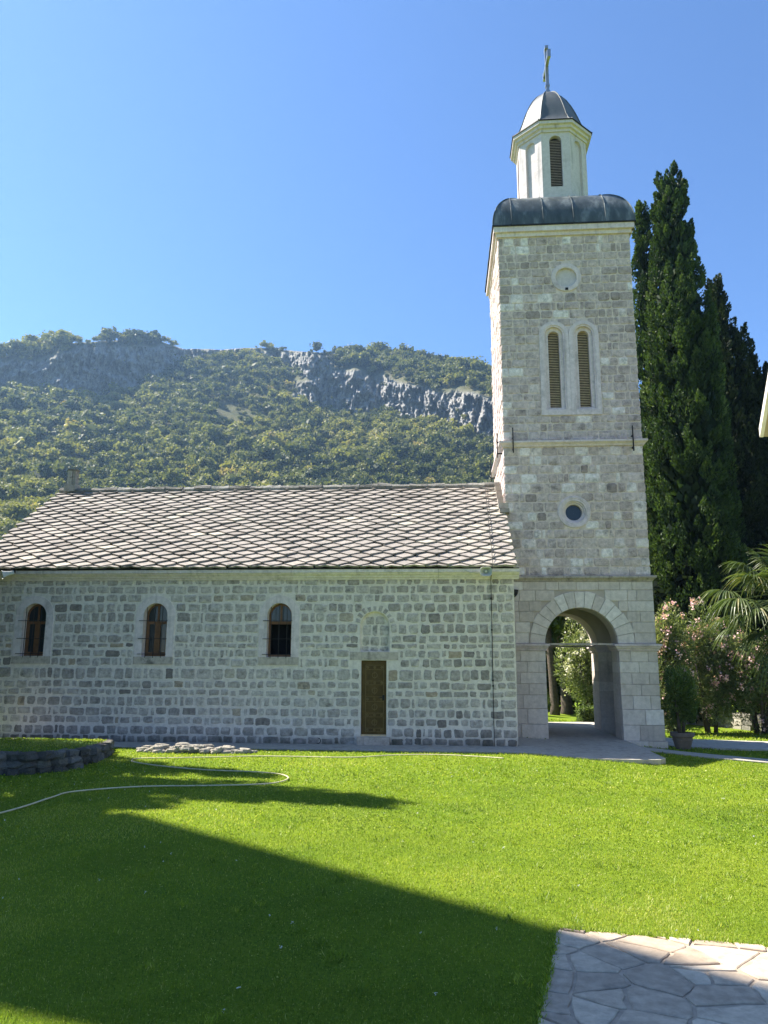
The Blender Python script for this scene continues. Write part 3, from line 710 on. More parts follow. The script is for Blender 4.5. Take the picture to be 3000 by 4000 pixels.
# little stone finial at the east end of the ridge
fin = MB(); fx0 = -14.36
fin.box(fx0 - .2, fx0 + .17, RY - .2, RY + .2, RZ + .0, RZ + .27, .75)
finial = fin.build('ridge_finial', M['ridge'], church)
for z0, z1, a, b in ((.275, .5, -.15, .14), (.505, .74, -.13, .13)):
    mb = MB(); mb.box(fx0 + a, fx0 + b - .12, RY - .14, RY + .14, RZ + z0, RZ + z1, .95); mb.build('block', M['ridge'], finial)
    mb = MB(); mb.box(fx0 + b - .11, fx0 + b, RY - .12, RY + .12, RZ + z0, RZ + z1 + .02, .6); mb.build('block', M['ridge'], finial)
mb = MB(); mb.box(fx0 - .16, fx0 + .16, RY - .15, RY + .15, RZ + .745, RZ + .79, .1); mb.build('cap', M['ridge'], finial)
# stepped flashing stones where the roof meets the tower
for i in range(7):
    v = sl_len * (.60 + .062 * i); q = RP(NX1 - .1, v, .09)
    mb = MB(); mb.box(NX1 - .12 - .01 * (i % 2), NX1 + .17, q[1] - .02, q[1] + .28, q[2] - .02, q[2] + .11 + .02 * (i % 3), .8 + .2 * rs.random()); mb.build('flashing_stone', M['slate'], roof)
# ------------------------------------------------------------------ the bell tower
TX0, TX1, TY0, TY1 = .08, 4.225, 2.862, 7.0
TCX, TCY = (TX0 + TX1) / 2, (TY0 + TY1) / 2
tower = thing('bell_tower', (TCX, TY0, -.1), 'square pale stone bell tower with open arch, white octagonal lantern and cross', 'tower')
LX0, LX1, LY0, LY1 = TX0 - .04, TX1 + .045, TY0 - .04, TY1 + .04
ACX, AR, AZS = 2.16, 1.04, 2.62
rs = random.Random(9)
# ground storey: front and back arched walls round a vaulted chamber
lw = MB()
for y0, y1 in ((LY0 + .03, 3.8), (5.9, LY1 - .03)):
    wall_open(lw, LX0 + .03, LX1 - .03, -.4, 4.6, [(ACX, AR + .014, -.39, AZS)], y0, y1, 24)
lw.box(LX0 + .03, .62, 3.8, 5.9, -.4, 4.6); lw.box(3.66, LX1 - .03, 3.8, 5.9, -.4, 4.6); lw.box(.62, 3.66, 3.8, 5.9, 4.0, 4.6)
lwo = lw.build('ground_storey', M['soffit'], tower)
rowz = [-.36, -.07, .36, .785, 1.17, 1.48, 1.80, 2.11, 2.42]
def block(x0, x1, y0, y1, z0, z1, rn, nm='ashlar_block'):
    g = .004; b_ = .008; mb = MB()
    x0 += g; x1 -= g; z0 += g; z1 -= g
    mb.loft([[(x0, y1, z0), (x1, y1, z0), (x1, y1, z1), (x0, y1, z1)], [(x0, y0 + b_, z0), (x1, y0 + b_, z0), (x1, y0 + b_, z1), (x0, y0 + b_, z1)],
             [(x0 + b_, y0, z0 + b_), (x1 - b_, y0, z0 + b_), (x1 - b_, y0, z1 - b_), (x0 + b_, y0, z1 - b_)]], rn)
    return mb.build(nm, M['ashlar'], lwo)
def rnash(): return min(max(rs.gauss(.5, .22), 0), 1)
for k in range(len(rowz) - 1):
    z0, z1 = rowz[k], rowz[k + 1]; ex = .055 if z1 < .8 else 0.0; ex += .05 if k == 0 else 0
    for xa, xb, sg in ((LX0 - ex, ACX - AR, -1), (ACX + AR, LX1 + .02 + ex, 1)):
        W_ = xb - xa; cuts = [xa, xa + W_ * (.36 if k % 2 else .52) + rs.uniform(-.06, .06), xb]
        if k in (3, 5, 7) and sg > 0: cuts = [xa, xa + W_ * .3, xa + W_ * .75, xb]
        for a, b in zip(cuts, cuts[1:]): block(a, b, LY0 - ex, LY0 + .2, z0, z1, rnash())
    # reveals of the arch (jamb faces) in the same courses
    for y0, y1 in ((LY0 + .2, 3.8), (5.9, LY1)):
        for xs_, sg in ((ACX - AR, -1), (ACX + AR, 1)):
            mb = MB(); g = .004
            mb.box(min(xs_ - sg * .0, xs_ + sg * .12), max(xs_ - sg * .0, xs_ + sg * .12), y0 + g, y1 - g, z0 + g, z1 - g, rnash()); mb.build('ashlar_block', M['ashlar'], lwo)
    for y0, y1 in ((LY0 + .2, 3.9), (3.9, 5.4), (5.4, LY1)):     # outer right flank
        mb = MB(); mb.box(LX1 - .1, LX1 + .02 + ex, y0 + .004, y1 - .004, z0 + .004, z1 - .004, rnash()); mb.build('ashlar_block', M['ashlar'], lwo)
    for xa, xb in ((LX0, ACX - AR), (ACX + AR, LX1)):             # inner face of the back pier towards the camera
        mb = MB(); mb.box(xa + .004, xb - .12, 5.885, 5.91, z0 + .004, z1 - .004, rnash()); mb.build('ashlar_block', M['ashlar'], lwo)
# impost mouldings
ip = [(0, 2.42), (.03, 2.42), (.045, 2.47), (.075, 2.5), (.085, 2.545), (.12, 2.555), (.12, 2.61), (0, 2.62)]
def impost(xa, xb, ya, yb, nm='impost'):
    mb = MB(); rings = []
    for d, z in ip: rings.append([(xa - d, ya - d, z), (xb + d, ya - d, z), (xb + d, yb + d, z), (xa - d, yb + d, z)])
    mb.loft(rings, rs.random()); return mb.build(nm, M['trim'], lwo)
impost(LX0, ACX - AR, LY0, 3.8); impost(ACX + AR, LX1 + .02, LY0, 3.8); impost(LX0, ACX - AR, 5.9, LY1); impost(ACX + AR, LX1 + .02, 5.9, LY1)
for yy in (LY0 + .25, LY1 - .5):
    mb = MB(); mb.box(ACX - AR - .05, ACX + AR + .05, yy, yy + .05, 2.585, 2.64); mb.build('tie_bar', M['trim_dirty'], tower)
# voussoirs
NV = 15
for face_y, depth in ((LY0, 1), (LY1, -1)):
    for i in range(NV):
        a0, a1 = math.pi * i / NV + .004, math.pi * (i + 1) / NV - .004; ro = AR + .46 + rs.uniform(-.02, .03)
        P = [(ACX + r * math.cos(a), AZS + max(r * math.sin(a), .002)) for r, a in ((AR, a0), (ro, a0), (ro, (a0 + a1) / 2), (ro, a1), (AR, a1), (AR, (a0 + a1) / 2))]
        mb = MB(); b_ = .01; cu = sum(p[0] for p in P) / 6; cv = sum(p[1] for p in P) / 6
        mb.loft([[(p[0], face_y + depth * .2, p[1]) for p in P], [(p[0], face_y + depth * .008, p[1]) for p in P], [(cu + (p[0] - cu) * .965, face_y - depth * .004, cv + (p[1] - cv) * .965) for p in P]], min(max(rs.gauss(.78, .2), 0), 1))
        mb.build('voussoir', M['ashlar'], lwo)
# spandrel ashlar
spz = [2.62, 2.93, 3.24, 3.55, 3.85, 4.17, 4.42]
for k in range(6):
    z0, z1 = spz[k], spz[k + 1]; h2 = (AR + .475) ** 2 - (z0 + .1 - AZS) ** 2
    bl = [(ACX - math.sqrt(h2), ACX + math.sqrt(h2))] if h2 > 0 else []
    for a, b in fill_row(LX0, LX1, bl, .38, .72, .0, rs): block(a, b, LY0, LY0 + .2, z0, z1, rnash())
    for a, b in fill_row(LY0 + .2, LY1, [], .5, .9, .0, rs):
        mb = MB(); mb.box(LX1 - .1, LX1, a + .004, b - .004, z0 + .004, z1 - .004, rnash()); mb.build('ashlar_block', M['ashlar'], lwo)
# string courses
def band(z0, z1, out, x0, x1, y0, y1, nm, mat, prof=None):
    prof = prof or [(0, z0), (out * .35, z0), (out * .5, z0 + (z1 - z0) * .3), (out * .9, z0 + (z1 - z0) * .6), (out, z0 + (z1 - z0) * .65), (out, z1), (0, z1 + .03)]
    mb = MB(); mb.loft([[(x0 - d, y0 - d, z), (x1 + d, y0 - d, z), (x1 + d, y1 + d, z), (x0 - d, y1 + d, z)] for d, z in prof], rs.random())
    return mb.build(nm, mat, tower)
band(4.42, 4.575, .15, TX0, TX1, TY0, TY1, 'string_course', M['trim_dirty'])
band(8.545, 8.715, .15, TX0, TX1, TY0, TY1, 'string_course', M['trim'])

# shaft with openings
BCX, BOFF, BRO, BRM, BRI = 2.18, .4575, .4575, .285, .172; BZ0, BZS = 9.54, 12.16
OC = (2.185, 14.11); RW = (2.12, 6.51)
sh = MB()
def sq(mb, cx, cz, h, z0, z1, x0, x1, y0, y1):
    mb.box(x0, cx - h, y0, y1, z0, z1); mb.box(cx + h, x1, y0, y1, z0, z1); mb.box(cx - h, cx + h, y0, y1, z0, cz - h); mb.box(cx - h, cx + h, y0, y1, cz + h, z1)
sq(sh, RW[0], RW[1], .33, 4.55, 8.6, TX0, TX1, TY0, TY0 + .5)
wall_open(sh, TX0, TX1, 8.6, 13.2, [(BCX - BOFF, .3, BZ0 + .15, BZS), (BCX + BOFF, .3, BZ0 + .15, BZS)], TY0, TY0 + .5)
sq(sh, OC[0], OC[1], .325, 13.2, 15.6, TX0, TX1, TY0, TY0 + .5)
sh.box(TX0, TX0 + .5, TY0 + .5, TY1, 4.55, 15.6); sh.box(TX1 - .5, TX1, TY0 + .5, TY1, 4.55, 15.6); sh.box(TX0 + .5, TX1 - .5, TY1 - .5, TY1, 4.55, 15.6)
sh.box(TX0 + .5, TX1 - .5, TY0 + .5, TY1 - .5, 15.3, 15.6)
shaft = sh.build('shaft', M['tower_mortar'], tower)
pcs = []; rs = random.Random(31)
def tblock(z0, z1):
    bl = []; zm = (z0 + z1) / 2
    for (cx, cz), r in ((OC, .475), (RW, .49)):
        if z1 > cz - r and z0 < cz + r: h = math.sqrt(max(r * r - (zm - cz) ** 2, .0004)); bl.append((cx - h - .01, cx + h + .01))
    if z1 > BZ0 + .02 and z0 < BZS + BRO:
        for s_ in (-1, 1):
            h = BRO if zm < BZS else math.sqrt(max(BRO ** 2 - (zm - BZS) ** 2, .0004)); bl.append((BCX + s_ * BOFF - h - .012, BCX + s_ * BOFF + h + .012))
    return bl
def courses(z0, z1, hmin, hmax):
    hs = []; t = z0
    while t < z1 - hmin * .6: h = rs.uniform(hmin, hmax); hs.append(h); t += h
    k = (z1 - z0) / sum(hs); out = []; t = z0
    for h in hs: out.append((t, t + h * k)); t += h * k
    return out
for zone, (za, zb, hm, hx) in enumerate(((4.6, 8.545, .25, .32), (8.74, 15.56, .24, .31))):
    for z0, z1 in courses(za, zb, hm, hx):
        g = .034
        for a, b in fill_row(TX0, TX1, tblock(z0, z1), .22, .52, .036, rs):
            if a < TX0 + .05: a = TX0 - .006
            if b > TX1 - .05: b = TX1 + .006
            m_ = .56 - .14 * zone * min((z0 - 8.7) / 4, 1)
            rn = min(max(rs.gauss(m_, .14), .12), .8)
            if rs.random() < (.30 if zone == 0 else .12) : rn = rs.uniform(.86, 1)
            if rs.random() < .025: rn = .08
            pcs.append((lambda p, w_: (p[0], TY0 - w_, p[1]), a, b, z0 + g / 2, z1 - g / 2, rs.uniform(.01, .026), rn, wt(a, TY0, z0, a, b, z0, z1) * (1 + 1e-3 * (16 - z0))))
        for side in (0, 1, 2):
            for a, b in fill_row(TY0 if side < 2 else TX0, TY1 if side < 2 else TX1, [], .3, .6, .035, rs):
                fn = [lambda p, w_: (TX0 - w_, p[0], p[1]), lambda p, w_: (TX1 + w_, p[0], p[1]), lambda p, w_: (p[0], TY1 + w_, p[1])][side]
                pcs.append((fn, a, b, z0 + g / 2, z1 - g / 2, rs.uniform(.012, .035), min(max(rs.gauss(.55, .2), 0), 1), 0))
lay(pcs, 'stone', M['tower_stone'], shaft, rs, 300, jit=.02, cut=.16)
# blind oculus and round window
mb = MB(); disc_ring(mb, OC[0], OC[1], [(.475, -.05), (.475, .03), (.46, .04), (.345, .04), (.33, .03), (.328, -.1)], lambda p, d: (p[0], TY0 - d, p[1])); oc = mb.build('blind_oculus', M['trim'], tower)
mb = MB(); disc_ring(mb, OC[0], OC[1], [(.335, -.055), (.001, -.055)], lambda p, d: (p[0], TY0 - d, p[1])); 
mb.build('panel', M['plaster'], oc)
mb = MB(); mb.box(OC[0] - .045, OC[0] + .045, TY0 - .05, TY0, OC[1] - .44, OC[1] - .36); mb.build('spout', M['iron'], oc)
mb = MB(); disc_ring(mb, RW[0], RW[1], [(.49, -.05), (.49, .03), (.475, .042), (.41, .042), (.395, .03), (.345, .03), (.34, -.02), (.30, -.03), (.29, -.08), (.245, -.09), (.24, -.2)], lambda p, d: (p[0], TY0 - d, p[1])); rw = mb.build('round_window', M['trim'], tower)
mb = MB(); disc_ring(mb, RW[0], RW[1], [(.25, -.19), (.001, -.19)], lambda p, d: (p[0], TY0 - d, p[1])); mb.build('pane', M['glass'], rw)
# twin louvred windows, front and sunlit left face
def biforium(fn, nm):
    mb = MB()
    for s_ in (-1, 1):
        c = BCX + s_ * BOFF
        ring(mb, c, BZ0, BZ0 + .16, BZS, BRM + .05, BRO - .002, -.045, .02, .6, fn=fn); ring(mb, c, BZ0 + .16, BZ0 + .2, BZS, BRM, BRM + .05, -.02, .1, .5, fn=fn)
        ring(mb, c, BZ0 + .2, BZ0 + .27, BZS, BRI, BRM, .07, .28, .5, fn=fn)
    o = mb.build(nm, M['trim'], tower)
    for s_ in (-1, 1):
        c = BCX + s_ * BOFF; mb = MB(); z = BZ0 + .28
        while z < BZS + BRI - .02:
            h = BRI if z < BZS else math.sqrt(max(BRI ** 2 - (z - BZS) ** 2, .0009))
            a = [fn((c - h, z), .17), fn((c + h, z), .17), fn((c + h, z + .03), .225), fn((c - h, z + .03), .225)]
            b = [fn((c - h, z - .016), .17), fn((c + h, z - .016), .17), fn((c + h, z + .014), .225), fn((c - h, z + .014), .225)]
            mb.add(b + a, [(3, 2, 1, 0), (4, 5, 6, 7), (0, 1, 5, 4), (1, 2, 6, 5), (2, 3, 7, 6), (3, 0, 4, 7)]); z += .055
        tag(mb.build('louvre_slats', M['slat'], o), kind='stuff')
        mb = MB(); mb.prism(arch_outline(c, BZ0 + .2, BZS, BRI + .02), fn, .26, .3); mb.build('louvre_dark_sheet', M['dark'], o)  # near-black sheet in place of the shade behind the slats
biforium(lambda p, y: (p[0], TY0 + y, p[1]), 'twin_window')
biforium(lambda p, y: (TX0 + y, TCY + (BCX - p[0]), p[1]), 'twin_window')
# iron tie anchors across the upper string course
for x in (.35, 3.93):
    mb = MB(); mb.box(x - .017, x + .017, TY0 - .185, TY0 - .155, 8.33, 9.12); mb.box(x - .017, x + .017, TY0 - .16, TY0, 8.80, 8.84); mb.box(x - .017, x + .017, TY0 - .16, TY0, 8.44, 8.48); mb.build('tie_anchor', M['iron'], tower)
for yy in (3.25, 6.5):
    mb = MB(); mb.box(TX0 - .185, TX0 - .155, yy - .02, yy + .02, 8.33, 9.12); mb.box(TX0 - .16, TX0, yy - .02, yy + .02, 8.80, 8.84); mb.box(TX0 - .16, TX0, yy - .02, yy + .02, 8.44, 8.48); mb.build('tie_anchor', M['iron'], tower)
# cornice courses
def block_band(z0, z1, out, nm):
    base_ = band(z0, z1, out, TX0, TX1, TY0, TY1, nm, M['tower_mortar'], [(0, z0), (out - .012, z0 + .004), (out - .012, z1 - .004), (0, z1)])
    x = TX0 - out
    while x < TX1 + out - .01:
        xb = min(x + rs.uniform(.4, .75), TX1 + out)
        if TX1 + out - xb < .25: xb = TX1 + out
        mb = MB(); mb.box(x + .003, xb - .003, TY0 - out, TY0 + .05, z0, z1, rs.random()); mb.build('cornice_block', M['trim'], base_); x = xb
    y = TY0 - out + .06
    while y < TY1 + out:
        yb = min(y + .7, TY1 + out)
        for xa in (TX0 - out, TX1 + out - .05):
            mb = MB(); mb.box(xa, xa + .05, y + .003, yb - .003, z0, z1, rs.random()); mb.build('cornice_block', M['trim'], base_)
        y = yb
block_band(15.57, 15.70, .07, 'cornice'); block_band(15.703, 15.885, .155, 'cornice')
# curved copper roof
a0 = 2.235; HX_, HY_ = TX1 - TX0 + .32, TY1 - TY0 + .32
mb = MB(); mb.loft([[(TX0 - .2, TY0 - .2, z), (TX1 + .2, TY0 - .2, z), (TX1 + .2, TY1 + .2, z), (TX0 - .2, TY1 + .2, z)] for z in (15.886, 15.925)]); mb.build('drip_edge', M['iron'], tower)
def roof_ring(t, off=0.0):
    ins = 1.28 * (1 - math.cos(t)); z = 15.925 + 1.56 * math.sin(t)
    nx, nz = -1.56 * math.cos(t), 1.28 * math.sin(t); L = math.hypot(nx, nz); ins -= off * 1.0 * math.cos(t); z += off * math.sin(t)
    return ins, z
rings = []; K = 14
for i in range(K + 1):
    ins, z = roof_ring(math.pi / 2 * i / K); x0, x1, y0, y1 = TX0 - .17 + ins, TX1 + .17 - ins, TY0 - .17 + ins, TY1 + .17 - ins
    rings.append([(x0 + (x1 - x0) * t, y0, z) for t in (0, .25, .5, .75)] + [(x1, y0 + (y1 - y0) * t, z) for t in (0, .25, .5, .75)] + [(x1 + (x0 - x1) * t, y1, z) for t in (0, .25, .5, .75)] + [(x0, y1 + (y0 - y1) * t, z) for t in (0, .25, .5, .75)])
mb = MB(); mb.loft(rings); ro = mb.build('copper_roof', M['copper'], tower)
for f in ro.data.polygons: f.use_smooth = True
ro.data.set_sharp_from_angle(angle=math.radians(40))
for i, t in enumerate((.135, .36, .575, .80)):
    for side in range(4):
        path = []
        for k in range(K + 1):
            ins, z = roof_ring(math.pi / 2 * k / K, .012)
            w2 = (TX1 - TX0) / 2 + .17 - roof_ring(math.pi / 2 * k / K)[0]; s_ = -((TX1 - TX0) / 2 + .17) + (TX1 - TX0 + .34) * t
            if abs(s_) > w2: break
            d_ = (TX1 - TX0) / 2 + .17 - ins
            path.append([(TCX + s_, TCY - d_, z), (TCX + d_, TCY + s_, z), (TCX - s_, TCY + d_, z), (TCX - d_, TCY - s_, z)][side])
        if len(path) > 2: mb = MB(); mb.tube(path, .016, 5); mb.build('roof_seam', M['copper'], ro)
for sx_, sy_ in ((-1, -1), (1, -1), (1, 1), (-1, 1)):
    path = []
    for k in range(K + 1):
        ins, z = roof_ring(math.pi / 2 * k / K, .01); path.append((TCX + sx_ * ((TX1 - TX0) / 2 + .17 - ins), TCY + sy_ * ((TY1 - TY0) / 2 + .17 - ins), z))
    mb = MB(); mb.tube(path, .016, 5); mb.build('roof_seam', M['copper'], ro)
# octagonal lantern
LCX, LCY, LA = 2.19, TCY, 1.16
OS = LA * math.tan(math.pi / 8)
LZ0, LZ1 = 17.05, 20.12
lan = None
def oct_fn(k):
    a = math.radians(45 * k); ca, sa = math.cos(a), math.sin(a)
    def fn(p, y):                        # p[0] along the face, y inwards from the face
        u, d = p[0], -(LA - y); return (LCX + u * ca - d * sa, LCY + u * sa + d * ca, p[1])
    return fn
for k in range(8):
    fn = oct_fn(k); mb = MB(); lou = (k % 2 == 0)
    hw = .205; zb, zs = 17.95, 19.70
    wall_open(mb, -OS - .0, OS + .0, LZ0, LZ1, [(0, hw, zb if lou else 17.75, zs if lou else zs - .02)], 0, .2, fn=fn)
    if not lou: mb.prism(arch_outline(0, 17.7, zs - .02, hw + .03), fn, .085, .16)
    o = mb.build('lantern' if lan is None else 'lantern_wall', M['plaster'], tower if lan is None else lan)
    if lan is None: lan = o
    if lou:
        mb = MB(); z = zb + .02
        while z < zs + hw - .03:
            h = hw if z < zs else math.sqrt(max(hw * hw - (z - zs) ** 2, .001))
            if z > zs + .09: break
            a = [fn((-h, z), .1), fn((h, z), .1), fn((h, z + .035), .155), fn((-h, z + .035), .155)]; b = [fn((-h, z - .02), .1), fn((h, z - .02), .1), fn((h, z + .015), .155), fn((-h, z + .015), .155)]
            mb.add(b + a, [(3, 2, 1, 0), (4, 5, 6, 7), (0, 1, 5, 4), (1, 2, 6, 5), (2, 3, 7, 6), (3, 0, 4, 7)]); z += .062
        tag(mb.build('louvre_slats', M['slat_brown'], lan), kind='stuff')
        mb = MB(); mb.prism(arch_outline(0, zb - .05, zs, hw + .02), fn, .17, .19); mb.build('louvre_dark_sheet', M['dark'], lan)  # black sheet painted as the shade inside the lantern
def octring(r, z): return [(LCX + r / math.cos(math.pi / 8) * math.cos(math.pi / 8 + i * math.pi / 4), LCY + r / math.cos(math.pi / 8) * math.sin(math.pi / 8 + i * math.pi / 4), z) for i in range(8)]
cz = 20.02
mb = MB(); mb.loft([octring(r, z) for r, z in ((LA - .1, cz), (LA + .045, cz), (LA + .045, cz + .085), (LA + .06, cz + .1), (LA + .12, cz + .11), (LA + .12, cz + .195), (LA + .135, cz + .21), (LA + .2, cz + .22), (LA + .2, cz + .33), (LA - .1, cz + .34))]); mb.build('lantern_cornice', M['plaster'], lan)
mb = MB(); mb.loft([octring(LA + .235, cz + .331), octring(LA + .235, cz + .36)]); mb.build('drip_edge', M['iron'], lan)
dp = [(1.39, 20.383), (1.24, 20.47), (1.13, 20.62), (1.04, 20.85), (.955, 21.12), (.86, 21.4), (.74, 21.7), (.6, 21.98), (.43, 22.22), (.27, 22.36), (.13, 22.44), (.1, 22.5)]
mb = MB(); mb.loft([octring(r, z) for r, z in dp]); dome = mb.build('dome', M['lead'], tower)
for f in dome.data.polygons: f.use_smooth = True
dome.data.set_sharp_from_angle(angle=math.radians(30))
for i in range(8):
    mb = MB(); mb.tube([octring(r + .008, z)[i] for r, z in dp], .018, 5); mb.build('dome_seam', M['lead'], dome)
# cross, arms along the depth of the tower
mb = MB()
def cbox(y0, y1, z0, z1, t=.055): mb.box(LCX - t, LCX + t, LCY + y0, LCY + y1, z0, z1)
cbox(-.06, .06, 22.45, 24.3)
mb.add([], []); cr = mb.build('cross', M['steel'], tower)
def cpart(nm, y0, y1, z0, z1, t=.055):
    global mb
    mb = MB(); cbox(y0, y1, z0, z1, t); mb.build(nm, M['steel'], cr)
cpart('arm', -.5, -.061, 23.62, 23.74); cpart('arm', .061, .5, 23.62, 23.74)
cpart('arm_end', -.63, -.501, 23.53, 23.83, .062); cpart('arm_end', .501, .63, 23.53, 23.83, .062); cpart('arm_end', -.15, .15, 24.301, 24.42, .062)
cpart('collar', -.075, .075, 22.78, 22.86, .075); cpart('collar', -.09, .09, 22.45, 22.6, .08)
# ------------------------------------------------------------------ trees and shrubs
def trunk(parent, path, rads, mat, name='trunk', n=9):
    mb = MB(); mb.tube(path, rads, n); return mb.build(name, mat, parent, smooth=True)
def cypress(x, y, h, rmax, seed, label, mat, tufts=900, K=16, name='cypress_tree', prof=None, spread=.3, leaf=.24, group='cypress trees beside the tower', ragged=.16):
    g = np.random.default_rng(seed); z0 = zg(x, y)
    t = thing(name, (x, y, z0), label, 'tree', group)
    trunk(t, [(x, y, z0 - .2), (x + .05, y, z0 + h * .5), (x, y, z0 + h * .93)], [rmax * .16 + .08, rmax * .1 + .04, .03], M['bark'])
    prof = prof or [(0, .35), (.05, .72), (.15, .93), (.3, 1), (.5, .86), (.7, .62), (.85, .4), (.94, .24), (1, .05)]
    pz, pr = zip(*prof)
    nn = Noise2(seed)
    # flame shaped sprays, upright and leaning outward, with gaps between them
    np_ = max(40, tufts // 9); K2 = K * 8
    tz = .01 + .97 * g.random(np_ * 6); keep = g.random(np_ * 6) < np.interp(tz, pz, pr) + .06; tz = np.concatenate([tz[keep][:np_], np.linspace(.86, .985, 26)]); n = len(tz)
    th = g.random(n) * 2 * np.pi
    lump = 1 + ragged * 2.4 * (nn.fbm(th * 1.6 + 10, tz * h * .4, 3) - .5)
    rp = np.interp(tz, pz, pr) * rmax * lump; PL = spread * 5.2 * g.uniform(.65, 1.35, n) * np.clip(np.interp(tz, pz, pr) * 1.5, .5, 1)
    out = np.stack([np.cos(th), np.sin(th), np.zeros(n)], -1)
    ax0 = unit(out * g.uniform(.15, .5, (n, 1)) + np.array([0, 0, 1.0]) + g.normal(size=(n, 3)) * .12)
    B0 = np.stack([x + rp * .86 * np.cos(th), y + rp * .86 * np.sin(th), z0 + tz * h], -1) - ax0 * PL[:, None] * .35
    sA = g.random((n, K2)) ** .8; ph = g.random((n, K2)) * 6.283; rr = PL[:, None] * .27 * np.sin(np.pi * np.clip(sA, .03, 1) ** .75) * g.uniform(.6, 1.08, (n, K2))
    e1 = unit(np.cross(ax0, np.array([.3, .2, 1.0]) + out)); e2 = np.cross(ax0, e1)
    rad_ = e1[:, None] * np.cos(ph)[..., None] + e2[:, None] * np.sin(ph)[..., None]
    P = B0[:, None] + ax0[:, None] * (sA * PL[:, None])[..., None] + rad_ * rr[..., None]
    ax = ax0[:, None] + rad_ * .55 + g.normal(size=P.shape) * .3
    tone = np.clip(.46 + .2 * g.normal(size=n), 0, 1)
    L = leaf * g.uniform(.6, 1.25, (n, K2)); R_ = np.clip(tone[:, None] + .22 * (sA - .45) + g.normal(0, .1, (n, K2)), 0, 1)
    V = leaves(P.reshape(-1, 3), ax.reshape(-1, 3), L.reshape(-1), (L * .42).reshape(-1), g)
    # dense inner fill, its colour darkened for the shade inside the crown
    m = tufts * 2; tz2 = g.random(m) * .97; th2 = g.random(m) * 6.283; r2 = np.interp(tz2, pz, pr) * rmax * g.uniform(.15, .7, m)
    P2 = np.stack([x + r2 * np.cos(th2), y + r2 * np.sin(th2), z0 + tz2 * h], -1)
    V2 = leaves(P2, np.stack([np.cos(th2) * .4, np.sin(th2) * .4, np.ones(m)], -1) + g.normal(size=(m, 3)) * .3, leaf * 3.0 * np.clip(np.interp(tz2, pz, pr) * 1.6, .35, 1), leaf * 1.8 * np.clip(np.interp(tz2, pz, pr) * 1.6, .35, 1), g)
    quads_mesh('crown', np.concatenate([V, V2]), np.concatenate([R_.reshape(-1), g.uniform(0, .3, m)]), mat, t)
    return t
def bush(name, label, cat, c, rad, n, leaf, mat, seed, stems=4, group=None, flowers=None, nf=0, base=None, asp=.22, bark='bark', lobes=9, shell=.45, down=.25):
    g = np.random.default_rng(seed); x, y = c[0], c[1]; z0 = base if base is not None else zg(x, y)
    t = thing(name, (x, y, z0), label, cat, group); c = np.array(c); rad = np.array(rad)
    for i in range(stems):
        a = i * 6.283 / max(stems, 1) + g.random(); bx_, by_ = x + .12 * math.cos(a) * rad[0], y + .12 * math.sin(a) * rad[1]
        q = c + rad * np.array([math.cos(a) * .45, math.sin(a) * .45, .1])
        trunk(t, [(bx_, by_, z0 - .1), ((bx_ * .6 + q[0] * .4), (by_ * .6 + q[1] * .4), z0 + (q[2] - z0) * .55), tuple(q)], [.055, .045, .02], M[bark], 'stem', 7)
    lc = unit(g.normal(size=(lobes, 3))) * g.uniform(.3, .72, (lobes, 1)); lr = g.uniform(.34, .55, lobes); lt = g.normal(0, .1, lobes)
    li = g.integers(0, lobes, n); d = unit(g.normal(size=(n, 3)) + np.array([0, 0, .3 - down]))
    P = c + rad * (lc[li] + d * (lr[li] * (1 - shell * g.random(n) ** 2))[:, None])
    P[:, 2] = np.maximum(P[:, 2], z0 + .05)
    L = leaf * g.uniform(.65, 1.3, n)
    V = leaves(P, d * .7 + np.array([0, 0, .35]) + g.normal(size=(n, 3)) * .5, L, L * asp, g)
    quads_mesh('foliage', V, np.clip(.5 + lt[li] + g.normal(0, .2, n), 0, 1), mat, t)
    if flowers and nf:
        k = 14; fi = g.integers(0, lobes, nf); fd = unit(g.normal(size=(nf, 3)) + np.array([-.1, -.5, .5]))
        F = c + rad * (lc[fi] + fd * (lr[fi] * 1.04)[:, None]); F = F[:, None] + g.normal(size=(nf, k, 3)) * .065
        V = leaves(F.reshape(-1, 3), g.normal(size=(nf * k, 3)), np.full(nf * k, .085), np.full(nf * k, .075), g)
        quads_mesh('blossoms', V, g.random(nf * k), M[flowers], t)
    return t
CYP = M['cypress']; CYD = M['cypress_dark']
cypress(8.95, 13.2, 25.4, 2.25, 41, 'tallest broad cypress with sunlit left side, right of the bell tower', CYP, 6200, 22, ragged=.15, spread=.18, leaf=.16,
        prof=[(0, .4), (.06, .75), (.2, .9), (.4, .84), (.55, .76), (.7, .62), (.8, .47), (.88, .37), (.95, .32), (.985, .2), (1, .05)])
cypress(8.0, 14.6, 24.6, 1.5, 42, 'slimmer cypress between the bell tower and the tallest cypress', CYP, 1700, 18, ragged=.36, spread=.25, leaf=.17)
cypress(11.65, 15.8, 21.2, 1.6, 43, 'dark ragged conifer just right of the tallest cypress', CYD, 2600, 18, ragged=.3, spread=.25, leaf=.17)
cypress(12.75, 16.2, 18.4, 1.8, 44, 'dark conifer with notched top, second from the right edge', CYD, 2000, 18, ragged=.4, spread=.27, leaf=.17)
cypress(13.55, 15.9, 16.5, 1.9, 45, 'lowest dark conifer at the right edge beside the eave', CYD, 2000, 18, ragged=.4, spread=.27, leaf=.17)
bush('evergreen_tree', 'tall dark evergreen mass filling between the conifers at right', 'tree', (12.2, 17.6, 7.4), (3.2, 1.8, 7.4), 16000, .3, CYD, 48, stems=3, asp=.45, lobes=24)
